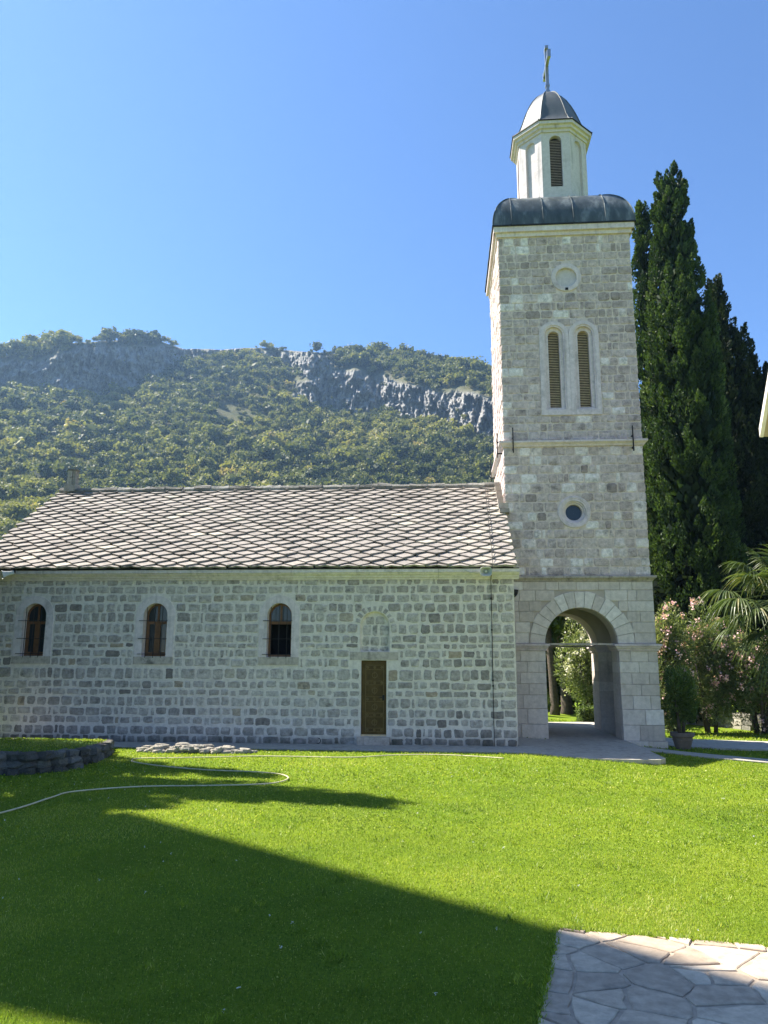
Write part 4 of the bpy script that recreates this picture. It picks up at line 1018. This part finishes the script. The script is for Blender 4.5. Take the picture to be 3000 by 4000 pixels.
bush('evergreen_tree', 'broad dark evergreen tree behind the pink flowering shrubs', 'tree', (8.6, 15.5, 3.6), (3.2, 2.2, 4.0), 9000, .34, CYD, 46, stems=3, asp=.5, lobes=16)
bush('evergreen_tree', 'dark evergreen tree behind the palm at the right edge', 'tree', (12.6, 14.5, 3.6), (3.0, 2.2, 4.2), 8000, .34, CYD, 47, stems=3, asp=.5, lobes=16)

# oleanders to the right of the tower
OG = 'oleander shrubs along the drive'
bush('oleander_shrub', 'pink flowering oleander next to the tower flank', 'shrub', (6.3, 8.9, 1.85), (1.2, .9, 2.1), 12000, .17, M['oleander'], 51, 5, OG, 'pink', 80, lobes=20)
bush('oleander_shrub', 'middle oleander with pink blossom on top, right of the potted shrub', 'shrub', (7.75, 9.3, 1.85), (1.35, .95, 2.15), 14000, .17, M['oleander'], 52, 5, OG, 'pink', 100, lobes=22)
bush('oleander_shrub', 'oleander half hidden below the palm fronds', 'shrub', (9.45, 9.2, 1.6), (1.35, .95, 2.05), 13000, .17, M['oleander'], 53, 5, OG, 'pink', 90, lobes=22)
bush('oleander_shrub', 'shaded oleander at the right edge of the photo', 'shrub', (11.2, 8.6, 1.3), (1.3, .95, 1.8), 9000, .18, M['oleander'], 54, 4, OG, 'pink', 10, lobes=18)
# pale trunk and low wall beyond them
pt = thing('palm_trunk_tree', (8.72, 12.95, -.39), 'pale flaring tree trunk in sunlight behind the oleanders', 'tree')
trunk(pt, [(8.72, 12.95, -.5), (8.72, 12.95, .1), (8.74, 13, 1.2), (8.8, 13, 4.5)], [.42, .3, .22, .16], M['bark_pale'])
g = np.random.default_rng(60); n = 1600; d = unit(g.normal(size=(n, 3))); P = np.array([8.8, 13, 5.2]) + d * g.uniform(.5, 1.6, (n, 1)) * np.array([1.2, 1, .8])
quads_mesh('crown', leaves(P, d + g.normal(size=(n, 3)) * .4, np.full(n, .5), np.full(n, .2), g), g.random(n), CYD, pt)
lwall = thing('low_stone_wall', (9.2, 12.0, -.39), 'low dry stone wall on the lawn behind the oleander stems', 'wall')
rsw = random.Random(8)
for k, (a, b) in enumerate([((8.2, 13.5), (9.0, 12.5)), ((9.05, 12.4), (9.7, 10.5)), ((9.75, 10.35), (10.6, 8.8))]):
    L = math.hypot(b[0] - a[0], b[1] - a[1]); nst = int(L / .42)
    for i in range(nst):
        for c_ in range(3):
            t0, t1 = (i + .04 + .2 * (c_ % 2)) / nst, (i + .96 + .2 * (c_ % 2)) / nst; ux, uy = (b[0] - a[0]) / L, (b[1] - a[1]) / L
            mb = MB(); p0 = (a[0] + ux * L * t0, a[1] + uy * L * t0); p1 = (a[0] + ux * L * t1, a[1] + uy * L * t1); nx_, ny_ = -uy * .17, ux * .17
            z0 = -.42 + c_ * .21; z1 = z0 + .2
            P = [(p0[0] + nx_, p0[1] + ny_), (p1[0] + nx_, p1[1] + ny_), (p1[0] - nx_, p1[1] - ny_), (p0[0] - nx_, p0[1] - ny_)]
            mb.loft([[(p[0], p[1], z) for p in P] for z in (z0, z0 + .1)] + [[(p[0] + rsw.uniform(-.03, .03), p[1] + rsw.uniform(-.03, .03), z1 + rsw.uniform(-.02, .02)) for p in P]], rsw.uniform(.3, 1)); mb.build('stone', M['ruin'], lwall)
# potted conifer beside the tower
PX, PY = 4.86, 2.95; PZ = zg(PX, PY)
mb = MB(); N_ = 28
def circ(r, z, x=PX, y=PY): return [(x + r * math.cos(2 * math.pi * i / N_), y + r * math.sin(2 * math.pi * i / N_), z) for i in range(N_)]
pot = thing('flower_pot', (PX, PY, PZ), 'large weathered terracotta pot standing beside the tower foot', 'pot')
mb.loft([circ(r, PZ + z) for r, z in ((.2, 0), (.25, .2), (.285, .36), (.27, .37), (.22, .34))]); mb.build('body', M['terracotta'], pot, smooth=False)
mb = MB(); mb.loft([circ(r, PZ + z) for r, z in ((.286, .34), (.325, .355), (.33, .44), (.315, .455), (.285, .455), (.27, .42), (.26, .38))], cap=False); mb.build('rim', M['terracotta'], pot)
mb = MB(); mb.loft([circ(r, PZ + z) for r, z in ((.262, .235), (.272, .245), (.272, .265), (.268, .27))], cap=False); mb.build('band', M['terracotta'], pot)
mb = MB(); mb.loft([circ(.268, PZ + .37), circ(.268, PZ + .395)]); mb.build('soil', M['bark'], pot)
bush('potted_shrub', 'bushy green conifer growing in the terracotta pot', 'shrub', (PX - .02, PY + .02, PZ + 1.38), (.50, .46, .98), 5200, .11, M['box_leaf'], 61, 2, base=PZ + .39, asp=.3, lobes=14)

# seen through the arch
def plane_tree(x, y, r, label, seed, h=9):
    z0 = zg(x, y); t = thing('plane_tree', (x, y, z0), label, 'tree', 'trees seen through the arch')
    trunk(t, [(x, y, z0 - .2), (x + .02, y, z0 + .3), (x - .05, y, z0 + 1.6), (x - .15, y, z0 + 3.2), (x - .1, y, z0 + h * .6)], [r * 1.3, r * 1.0, r * .8, r * .7, r * .4], M['bark'])
    trunk(t, [(x - .03, y, z0 + 2.0), (x + .5, y + .3, z0 + 3.2), (x + 1.2, y + .4, z0 + h * .6)], [r * .6, r * .5, r * .25], M['bark'], 'limb')
    g = np.random.default_rng(seed); n = 5200; lob = unit(g.normal(size=(14, 3))) * g.uniform(.3, .8, (14, 1)); li = g.integers(0, 14, n); d = unit(g.normal(size=(n, 3)))
    P = np.array([x, y, z0 + h * .64]) + np.array([2.3, 2.0, h * .40]) * (lob[li] + d * g.uniform(.25, .45, (n, 1)))
    quads_mesh('crown', leaves(P, d + g.normal(size=(n, 3)), g.uniform(.2, .38, n), g.uniform(.14, .28, n), g), g.random(n), M['plane_leaf'], t); return t
plane_tree(3.0, 15.0, .2, 'thick tree trunk seen through the left of the arch', 71)
plane_tree(3.7, 16.2, .26, 'second thick trunk just right of it through the arch', 72)
plane_tree(1.6, 17.5, .25, 'darker tree farther back through the arch', 73, 10)
bush('oleander_shrub', 'tall cream flowering oleander seen through the arch', 'shrub', (4.0, 11.6, 1.9), (1.35, .9, 2.05), 14000, .17, M['oleander'], 74, 4, None, 'white_petal', 170, lobes=18)
bush('laurel_shrub', 'leafy dark shrub low behind the trunks through the arch', 'shrub', (3.0, 19.0, 1.6), (4.5, 1.4, 2.6), 9000, .3, M['plane_leaf'], 75, 4, None, asp=.5, lobes=22)
bush('round_shrub', 'pale yellow green shrub left of the trunks through the arch', 'shrub', (2.25, 13.8, .45), (.45, .45, .75), 1600, .14, M['box_leaf'], 76, 2)
# clipped hedge
hx0, hx1, hy0, hy1 = 3.2, 5.6, 9.55, 10.4; hz = zg(3.6, 9.9)
hd = thing('box_hedge', (4.3, 9.9, hz), 'clipped box hedge behind the arch in half sun', 'hedge')
mb = MB(); mb.box(hx0 + .1, hx1 - .1, hy0 + .1, hy1 - .1, hz - .1, hz + .5); mb.build('core', M['turf'], hd)
g = np.random.default_rng(77); n = 7000; P = np.stack([g.uniform(hx0, hx1, n), g.uniform(hy0, hy1, n), hz + g.uniform(0, .62, n)], -1); f = g.integers(0, 3, n)
P[f == 0, 2] = hz + .62 + g.normal(0, .03, (f == 0).sum()); P[f == 1, 1] = hy0 + g.normal(0, .03, (f == 1).sum()); P[f == 2, 0] = np.where(g.random((f == 2).sum()) < .5, hx0, hx1) + g.normal(0, .03, (f == 2).sum())
quads_mesh('foliage', leaves(P, g.normal(size=(n, 3)) + [0, 0, .5], g.uniform(.06, .11, n), g.uniform(.04, .07, n), g), g.random(n), M['box_leaf'], hd)

# fan palm at the right edge
FX, FY = 6.72, -.5; FZ = zg(FX, FY) - .25
palm = thing('fan_palm', (FX, FY, FZ), 'fan palm with drooping pale leaf tips reaching in from the right edge', 'palm tree')
trunk(palm, [(FX, FY, FZ - .2), (FX + .03, FY, FZ + 1.8), (FX, FY, FZ + 4.3)], [.2, .17, .16], M['bark'], n=12)
g = random.Random(80)
def frond(az, el, plen, blade, seed, drop=.5):
    gg = np.random.default_rng(seed); c = Vector((FX, FY, FZ + 4.35))
    d = Vector((math.cos(az) * math.cos(el), math.sin(az) * math.cos(el), math.sin(el))); side = d.cross(Vector((0, 0, 1))).normalized(); up = side.cross(d).normalized()
    hub = c + d * plen + Vector((0, 0, -.12 * plen)); mb = MB(); mb.tube([tuple(c), tuple(c + d * plen * .5), tuple(hub)], [.022, .017, .012], 5)
    n = 34
    for i in range(n):
        a = math.radians(-128 + 256 * i / (n - 1)) + gg.normal(0, .02); L = blade * (.72 + .28 * math.cos(a * .55)) * gg.uniform(.9, 1.08)
        ld = (d * math.cos(a) + side * math.sin(a)).normalized(); wv = (side * math.cos(a) - d * math.sin(a)).normalized()
        pts = []; sg = 6; dr = drop * gg.uniform(.6, 1.3)
        for k in range(sg + 1):
            t = k / sg; q = hub + ld * (L * t) + up * (.06 * L * math.sin(t * 3)) + Vector((0, 0, -dr * L * t ** 2.6)); w_ = .021 * (1 - abs(t - .4) ** 1.5) * (1.0 if t < .7 else (1 - t) / .3 + .12) * blade / .75
            pts.append((q, w_))
        vs = []; fs = []
        for q, w_ in pts: vs += [tuple(q - wv * w_ + up * .008), tuple(q - up * .006), tuple(q + wv * w_ + up * .008)]
        for k in range(sg): fs += [(3 * k, 3 * k + 1, 3 * k + 4, 3 * k + 3), (3 * k + 1, 3 * k + 2, 3 * k + 5, 3 * k + 4)]
        mb.add(vs, fs, min(max(gg.normal(.35, .22), 0), 1))
    mb.build('frond', M['palm'], palm, fix=False)
FR = [(180, 38, 1.3), (200, 22, 1.35), (165, 12, 1.5), (190, 2, 1.5), (215, -8, 1.35), (175, -22, 1.4), (150, -12, 1.35), (235, 25, 1.2), (195, -38, 1.3), (130, 30, 1.2), (270, 10, 1.2), (310, 20, 1.2), (20, 15, 1.2), (60, 20, 1.2), (95, 5, 1.2), (345, -10, 1.2), (160, 58, 1.1), (225, 60, 1.1), (250, -25, 1.2), (205, -55, 1.1)]
for i, (a, e, pl) in enumerate(FR): frond(math.radians(a + g.uniform(-6, 6)), math.radians(e), pl, .78 + g.uniform(-.06, .08), 800 + i, .35 + g.uniform(0, .35))

# ------------------------------------------------------------------ ruined footings on the lawn
rsr = random.Random(12)
def rock(mb, x, y, z, sx_, sy_, sz_, rn):
    n = rsr.choice((5, 6, 7)); rings = []; ph = rsr.random()
    for t, f in ((0, .9), (.3, 1.06), (.8, .98), (1.0, .8)):
        rings.append([(x + sx_ * f * rsr.uniform(.72, 1.12) * math.cos(2 * math.pi * (i + ph) / n), y + sy_ * f * rsr.uniform(.72, 1.12) * math.sin(2 * math.pi * (i + ph) / n), z + sz_ * t + rsr.uniform(-.012, .012)) for i in range(n)])
    mb.loft(rings, rn)
ruin = thing('ruined_wall', (-9.6, -4, 0), 'low shaded ruined wall stump with grass on top, far left', 'wall')
edge = [(-11.6, -5.75), (-10.6, -5.7), (-9.75, -5.6), (-9.32, -5.3), (-9.2, -4.6), (-9.22, -3.8), (-9.36, -3.0), (-9.6, -2.2), (-10.0, -1.5), (-10.8, -1.25), (-12.5, -1.3)]
hts = [.43, .43, .42, .41, .38, .35, .32, .29, .25, .23, .23]
core = MB(); n = len(edge); inn = [(p[0] - .12, p[1] + (.12 if p[1] < -4 else -.05)) for p in edge]
core.loft([[(p[0], p[1], -.1) for p in inn] + [(-12.5, -5.7, -.1)], [(p[0], p[1], h - .05) for p, h in zip(inn, hts)] + [(-12.5, -5.7, .38)]]); core.build('turf_top', M['turf'], ruin)
for i in range(n - 1):
    a, b = edge[i], edge[i + 1]; L = math.hypot(b[0] - a[0], b[1] - a[1]); m_ = max(1, round(L / .3))
    for k in range(m_):
        t = (k + .5) / m_; h = hts[i] * (1 - t) + hts[i + 1] * t; nc = 3 if h > .36 else 2
        for c_ in range(nc):
            mb = MB(); s_ = L / m_ * rsr.uniform(.6, .85); rock(mb, a[0] + (b[0] - a[0]) * t + rsr.uniform(-.06, .06), a[1] + (b[1] - a[1]) * t + rsr.uniform(-.05, .05), -.04 + c_ * h / nc, s_, rsr.uniform(.15, .2), h / nc * rsr.uniform(1.0, 1.2), rsr.uniform(0, .5)); mb.build('stone', M['ruin'], ruin)  # dark stone tones: moss, and the stump's shade put into the colour
rub = thing('rubble_footing', (-7.6, -1.9, 0), 'sunlit low line of rough rubble stones at the pavement edge', 'rubble')
for i in range(64):
    t = rsr.random(); x = -9.05 + 2.75 * t; dense = math.exp(-((x + 7.75) / .8) ** 2)
    if i > 36: x = rsr.gauss(-7.75, .55); dense = 1
    y = -1.62 - .42 * rsr.random() - .08 * t; z = -.02 + dense * rsr.random() * .12
    mb = MB(); rock(mb, x, y, z, rsr.uniform(.09, .22), rsr.uniform(.08, .15), rsr.uniform(.06, .13), rsr.uniform(.7, 1)); mb.build('stone', M['ruin'], rub)  # pale stone tones, with the sunlight on the rubble put into them

# ------------------------------------------------------------------ hose, speakers, wires, lamp
def smooth_path(P, m=8):
    out = []
    for i in range(len(P) - 1):
        p0, p1, p2, p3 = [Vector(P[min(max(i + k, 0), len(P) - 1)]) for k in (-1, 0, 1, 2)]
        for k in range(m):
            t = k / m; out.append(tuple(.5 * (2 * p1 + (p2 - p0) * t + (2 * p0 - 5 * p1 + 4 * p2 - p3) * t * t + (3 * p1 - p0 - 3 * p2 + p3) * t ** 3)))
    return out + [tuple(P[-1])]
HP = [(-8.6, -11.2), (-7.95, -9.3), (-7.86, -8.06), (-7.77, -7.5), (-6.93, -6.92), (-5.89, -6.71), (-5.0, -6.47), (-4.68, -6.14), (-4.66, -5.65), (-4.94, -5.23), (-5.53, -4.99), (-6.48, -4.84), (-7.57, -4.36), (-8.25, -3.87), (-8.41, -3.59), (-8.39, -3.28), (-7.63, -3.11), (-6.69, -2.85), (-5.92, -2.62), (-5.1, -2.6), (-3.86, -2.6), (-2.98, -2.1), (-1.94, -1.92), (-1.12, -2.14), (-.54, -2.4)]
mb = MB(); mb.tube(smooth_path([(x, y, .03) for x, y in HP], 8), .0125, 6)
tag(mb.build('garden_hose', M['hose'], smooth=True), 'cream garden hose looping across the lawn', 'hose')
def horn(x, y, z, d, label, s_=1.0):
    t = thing('horn_loudspeaker', (x, y, z), label, 'loudspeaker', 'loudspeakers under the eaves'); d = Vector(d).normalized(); side = d.cross(Vector((0, 0, 1))).normalized(); up = side.cross(d)
    c = Vector((x, y, z)); n = 20
    def rr(a, rx, rz, off):
        ca, sa = math.cos(a), math.sin(a); e = .55; q = c + d * off + side * (rx * math.copysign(abs(ca) ** e, ca)) + up * (rz * math.copysign(abs(sa) ** e, sa)); return tuple(q)
    prof = [(.05, .05, -.14), (.055, .055, -.02), (.075, .065, .04), (.11, .085, .1), (.148, .108, .15), (.155, .115, .155), (.152, .112, .16), (.14, .1, .152), (.1, .075, .1), (.05, .045, .03), (.02, .02, .02)]
    mb = MB(); mb.loft([[rr(2 * math.pi * i / n, a * s_, b * s_, o * s_) for i in range(n)] for a, b, o in prof]); mb.build('horn', M['horn'], t)
    mb = MB(); mb.loft([[rr(2 * math.pi * i / n, r * s_, r * s_, o * s_) for i in range(n)] for r, o in ((.03, .03), (.03, .12), (.018, .13))]); mb.build('phase_plug', M['horn'], t)
    q = c - d * .1; mb = MB(); mb.box(q.x - .03, q.x + .03, q.y - .02, q.y + .1, q.z, q.z + .12); mb.build('bracket', M['iron'], t)
horn(-.74, -.42, 4.36, (.02, -1, -.12), 'grey horn loudspeaker under the eave beside the tower')
horn(-13.42, -.42, 4.36, (-.75, -.6, -.28), 'horn loudspeaker at the far left end of the eave')
mb = MB(); wire = [(-.43, 4.3, 7.7)] + [(-.43 - .11 * t, EY + su.y * sl_len * (1 - t) - .0, EZ + su.z * sl_len * (1 - t) + .13) for t in (.05, .3, .6, .9, .99)]
mb.tube(wire + [(-.56, -.3, 4.5), (-.57, -.27, 4.4), (-.585, -.05, 4.2), (-.585, -.03, 3.0), (-.59, -.03, 1.63), (-.59, -.03, .02)], .009, 6)
wr = tag(mb.build('wall_cable', M['cable']), 'thin black cable running down the roof and wall near the corner', 'cable')
for zz in (1.63, 1.5, 2.9, 3.7):
    mb = MB(); mb.box(-.61, -.57, -.05, -.025, zz - .02, zz + .025); mb.build('clip', M['cable'], wr)
mb = MB(); mb.tube([(-1.3, -.25, 4.44), (-1.15, -.26, 4.36), (-.95, -.27, 4.33), (-.8, -.3, 4.36)], .007, 5); tag(mb.build('speaker_wire', M['horn']), 'short slack wire leading to the horn loudspeaker', 'wire')
# half bowl lamp on the tower beside the church corner
lamp = MB(); n = 18; cx_, cz_ = .2, 4.18
rings = []
for k in range(7):
    t = math.pi / 2 * k / 6; rings.append([(cx_ + .19 * math.cos(t) * math.cos(math.pi * i / n), LY0 - .006 - .17 * math.cos(t) * math.sin(math.pi * i / n), cz_ - .24 * math.sin(t)) for i in range(n + 1)])
lamp.loft(rings)
tag(lamp.build('wall_lamp', M['iron']), 'dark half bowl wall lamp on the tower at the church corner', 'lamp')
# building whose eave corner shows at the right edge
rb = thing('gabled_house', (8, -5.6, 0), 'cream house showing only its white edged gable eave at the right edge', 'house')
GE, GZ, GR_, GRZ = -3.6, 7.06, -5.75, 10.13                      # eave and ridge of the gable (y, z)
def gslope(mb, d0, d1, xa, xb):                                  # both roof slopes between two offsets below the roof line
    for sgn in (1, -1):
        ye = GR_ + sgn * (GE - GR_); P = [(ye, GZ - d0), (GR_, GRZ - d0 * 1.2), (GR_, GRZ - d1 * 1.2), (ye, GZ - d1)]
        mb.prism(P, lambda p, a: (a, p[0], p[1]), xa, xb)
mb = MB(); gslope(mb, 0, .2, 4.995, 5.075); mb.build('fascia', M['fascia'], rb)
mb = MB(); gslope(mb, .14, .19, 5.076, 11); mb.build('soffit', M['beige'], rb)
mb = MB(); gslope(mb, -.07, .13, 5.076, 11.05); mb.build('roof', M['clay'], rb)
mb = MB(); mb.prism([(-4.0, -.5), (-7.5, -.5), (-7.5, 7.25), (-5.75, 9.75), (-4.0, 7.25)], lambda p, a: (a, p[0], p[1]), 5.65, 10.6); mb.build('wall', M['cream'], rb)
for yy in (-5.0, -6.5):
    mb = MB(); mb.box(5.6, 5.66, yy - .45, yy + .45, 3.6, 5.0); wd = mb.build('window', M['wood'], rb)
    mb = MB(); mb.box(5.585, 5.599, yy - .38, yy + .38, 3.68, 4.92); mb.build('pane', M['glass'], wd)
# ------------------------------------------------------------------ what throws the shade from the left, outside the frame
cypress(-13.75, -4.35, 14.2, 1.15, 91, 'cypress left of the frame that throws the longer finger of shade', CYP, 700, 16, group='cypresses left of the lawn', ragged=.2)
cypress(-16.6, -1.7, 14.6, 1.2, 92, 'cypress left of the frame that shades the ruined wall', CYP, 700, 16, group='cypresses left of the lawn', ragged=.2)
cypress(-17.6, -4.2, 12.5, 1.5, 93, 'broad cypress left of the frame behind the other two', CYP, 700, 16, group='cypresses left of the lawn', ragged=.3)
bush('broadleaf_tree', 'leafy tree left of the frame that dapples the lawn', 'tree', (-15.0, -5.9, 9.6), (1.3, 1.1, 1.3), 2600, .3, M['plane_leaf'], 94, 3, asp=.6, lobes=12)
res = thing('shade_building', (-18, -9, 0), 'added unseen tall cream residence left of the frame that shades the foreground lawn', 'building')
hE = 18.0; ev = [Vector((-6.07, -9.07)), Vector((.3, -14.23))]; sh_ = Vector((SX, SY)) * hE  # unseen building added here, height and depth fitted to the shade it throws
A_, B_ = ev[0] + sh_, ev[1] + sh_; dd = (B_ - A_).normalized(); A_ = A_ - dd * .2; B_ = B_ + dd * .7; nn_ = Vector((-dd.y, dd.x)) * -1
if nn_.x > 0: nn_ = -nn_
back_ = nn_ * 2.3
base4 = [A_, B_, B_ + back_, A_ + back_]
def in2(p, k): cx = sum((q.x for q in base4)) / 4; cy = sum((q.y for q in base4)) / 4; return (cx + (p.x - cx) * k, cy + (p.y - cy) * k)
mb = MB(); mb.loft([[(*in2(p, .94), z) for p in base4] for z in (-.3, hE - .15)]); mb.build('wall', M['cream'], res)
wing = [A_ + back_, B_ + back_, B_ + nn_ * 8, A_ + nn_ * 8]
mb = MB(); mb.loft([[(p.x, p.y, z) for p in wing] for z in (-.3, 4.6)]); mb.build('low_wing', M['cream'], res)
mid0, mid1 = (A_ + A_ + back_) / 2 + dd * 3, (B_ + B_ + back_) / 2 - dd * 3
mb = MB(); E4 = [(p.x, p.y, hE) for p in base4]; mb.add(E4 + [(mid0.x, mid0.y, hE + .8), (mid1.x, mid1.y, hE + .8)] + [(p.x, p.y, hE - .12) for p in base4],
    [(0, 1, 5, 4), (1, 2, 5), (2, 3, 4, 5), (3, 0, 4), (6, 7, 1, 0), (7, 8, 2, 1), (8, 9, 3, 2), (9, 6, 0, 3), (9, 8, 7, 6)]); mb.build('roof', M['clay'], res)

# ------------------------------------------------------------------ grass
rng = np.random.default_rng(99)
def in_poly(x, y, poly):
    r = np.zeros(len(x), bool); n = len(poly)
    for i in range(n):
        (x0, y0), (x1, y1) = poly[i], poly[(i + 1) % n]
        c = ((y0 > y) != (y1 > y)) & (x < (x1 - x0) * (y - y0) / (y1 - y0 + 1e-12) + x0); r ^= c
    return r
GV = []; GR = []
TER2 = [(1.5 + (p[0] - 1.5) * .988, -15.5 + (p[1] + 15.5) * .988) for p in TER]
ruinp = [(-12.5, -5.6)] + edge[:]
for d0, d1, den, hgt, wid in ((4.2, 5.6, 9500, .025, .003), (5.6, 7.5, 5600, .025, .0036), (7.5, 10, 3000, .026, .005), (10, 14, 1500, .028, .0075), (14, 22, 620, .032, .012), (22, 32, 130, .05, .03)):
    half = .70
    a = (d1 ** 2 - d0 ** 2) / 2 * (2 * half); n = int(a * den)
    r_ = np.sqrt(rng.uniform(d0 ** 2, d1 ** 2, n)); th = rng.uniform(-half, half, n) + YAW
    x = CAM.x + r_ * np.sin(th); y = CAM.y + r_ * np.cos(th)
    ok = ~(in_poly(x, y, TER2) | in_poly(x, y, pave) | in_poly(x, y, pave0)) & ~((y > -.02) & (x < .1) & (x > -14.8) & (y < 9.7)) & ~((x > 3.3) & (y > 3.4) & (y < 6.25) & (x > 4.4))
    nearpath = (x > 3.3) & (y > np.interp(x, [3.3, 3.72, 4.2, 4.9, 6.2, 8, 11], [1.5, 1.4, 1.1, .8, .6, .45, .1])) & (y < np.interp(x, [3.3, 3.92, 4.5, 5.2, 6.57, 8, 11], [2.6, 2.3, 1.95, 1.75, 1.5, 1.3, 1.0]))
    ok &= ~nearpath & ~((x > 0) & (x < 4.4) & (y > 2.7) & (y < 7.2))
    x, y = x[ok], y[ok]; n = len(x)
    patch = NZ.fbm(x * 1.1 + 50, y * 1.1 + 50, 3); big = NZ.fbm(x * .3 + 9, y * .3, 2)
    h = hgt * rng.uniform(.55, 1.35, n) * (.75 + .6 * patch); w_ = wid * rng.uniform(.7, 1.4, n)
    az = rng.uniform(0, 2 * np.pi, n); lean = rng.uniform(.1, .95, n) * h; z = zgv(x, y) + np.where(in_poly(x, y, ruinp), np.interp(y, [-5.8, -3, -1.2], [.385, .31, .2]), 0)
    B = np.stack([x, y, z - .004], -1); tip = B + np.stack([np.cos(az) * lean, np.sin(az) * lean, h], -1); mid = B + np.stack([np.cos(az) * lean * .3, np.sin(az) * lean * .3, h * .6], -1)
    s_ = np.stack([-np.sin(az), np.cos(az), np.zeros(n)], -1) * w_[:, None]
    GV.append(np.stack([B - s_ * .5, mid - s_ * .5, tip, mid + s_ * .5], 1)); GR.append(np.clip(.5 + .9 * (patch - .5) + .9 * (big - .5) + rng.normal(0, .17, n), 0, 1))
    # clover leaves lying flat
    m_ = n // 9; k = rng.integers(0, n, m_); C = np.stack([x[k] + rng.normal(0, .01, m_), y[k] + rng.normal(0, .01, m_), z[k] + h[k] * rng.uniform(.5, .95, m_)], -1)
    ax = rng.normal(size=(m_, 3)); ax[:, 2] *= .25; V = leaves(C, ax, np.full(m_, wid * 3.6), np.full(m_, wid * 3.0), rng, flat=-2.5); GV.append(V); GR.append(np.clip(rng.normal(.55, .2, m_), 0, 1))
# coarser tufts and weeds that stand above the cut grass
nc = 260; r_ = np.sqrt(rng.uniform(4.6 ** 2, 17 ** 2, nc)); th = rng.uniform(-.54, .54, nc) + YAW; cx_ = CAM.x + r_ * np.sin(th); cy_ = CAM.y + r_ * np.cos(th)
ok = ~(in_poly(cx_, cy_, TER2) | in_poly(cx_, cy_, pave) | in_poly(cx_, cy_, pave0) | in_poly(cx_, cy_, ruinp)); cx_, cy_ = cx_[ok], cy_[ok]; nc = len(cx_); k = 26
x = (cx_[:, None] + rng.normal(0, .035, (nc, k))).reshape(-1); y = (cy_[:, None] + rng.normal(0, .035, (nc, k))).reshape(-1); az = rng.uniform(0, 6.283, nc * k); h = rng.uniform(.03, .065, nc * k); le = h * rng.uniform(.3, 1.2, nc * k)
B = np.stack([x, y, zgv(x, y)], -1); dv = np.stack([np.cos(az) * le, np.sin(az) * le, h], -1); s_ = np.stack([-np.sin(az), np.cos(az), np.zeros(nc * k)], -1) * .004
GV.append(np.stack([B - s_, B + dv * .55 - s_, B + dv, B + dv * .55 + s_], 1)); GR.append(np.clip(np.repeat(rng.uniform(.05, .7, nc), k) + rng.normal(0, .08, nc * k), 0, 1))
# grass creeping over the paving edges
for poly, m_ in ((TER, 2600), (pave0, 1500), (pave, 900)):
    for i in range(len(poly)):
        a, b = poly[i], poly[(i + 1) % len(poly)]; L = math.hypot(b[0] - a[0], b[1] - a[1])
        if max(a[1], b[1]) > -.5 or L < .02: continue
        n = int(L * m_ / 6); t = rng.random(n); x = a[0] + (b[0] - a[0]) * t + rng.normal(0, .012, n); y = a[1] + (b[1] - a[1]) * t + rng.normal(0, .012, n)
        az = rng.uniform(0, 6.283, n); h = rng.uniform(.02, .05, n); le = h * rng.uniform(.3, 1.3, n); B = np.stack([x, y, zgv(x, y)], -1); dv = np.stack([np.cos(az) * le, np.sin(az) * le, h], -1); s_ = np.stack([-np.sin(az), np.cos(az), np.zeros(n)], -1) * .004
        GV.append(np.stack([B - s_, B + dv * .55 - s_, B + dv, B + dv * .55 + s_], 1)); GR.append(np.clip(rng.normal(.45, .2, n), 0, 1))
GR = [np.where(rng.random(len(q)) < .03, 1.0, q) for q in GR]
tag(quads_mesh('grass', np.concatenate(GV), np.concatenate(GR), M['grass']), 'short grass blades and clover of the lawn', 'grass', kind='stuff')
# a few clover blossoms
n = 70; r_ = np.sqrt(rng.uniform(5.0 ** 2, 16 ** 2, n)); th = rng.uniform(-.5, .5, n) + YAW; x = CAM.x + r_ * np.sin(th); y = CAM.y + r_ * np.cos(th); ok = ~(in_poly(x, y, TER) | in_poly(x, y, pave) | in_poly(x, y, ruinp)); x, y = x[ok], y[ok]; n = len(x)
C = np.repeat(np.stack([x, y, zgv(x, y) + .045], -1), 8, 0) + rng.normal(0, .005, (n * 8, 3))
tag(quads_mesh('clover_blossom', leaves(C, rng.normal(size=C.shape), np.full(len(C), .009), np.full(len(C), .008), rng), np.zeros(len(C)), M['petal_white']), 'tiny white clover heads scattered over the lawn', 'flowers', kind='stuff')

# ------------------------------------------------------------------ haze
HAZE = 0.0002
mb = MB(); mb.box(-720, 720, -60, 760, -6, 268)
hm = bpy.data.materials.new('haze_air'); hm.use_nodes = True; ht = hm.node_tree
for nd in list(ht.nodes):
    if nd.type == 'BSDF_PRINCIPLED': ht.nodes.remove(nd)
pv = ht.nodes.new('ShaderNodeVolumePrincipled'); pv.inputs['Color'].default_value = (.38, .63, 1.0, 1); pv.inputs['Density'].default_value = HAZE; pv.inputs['Anisotropy'].default_value = .45
ht.links.new(pv.outputs[0], ht.nodes['Material Output'].inputs['Volume'])
if HAZE > 0: tag(mb.build('haze', hm), 'thin bluish summer haze over the valley', 'haze', kind='stuff')
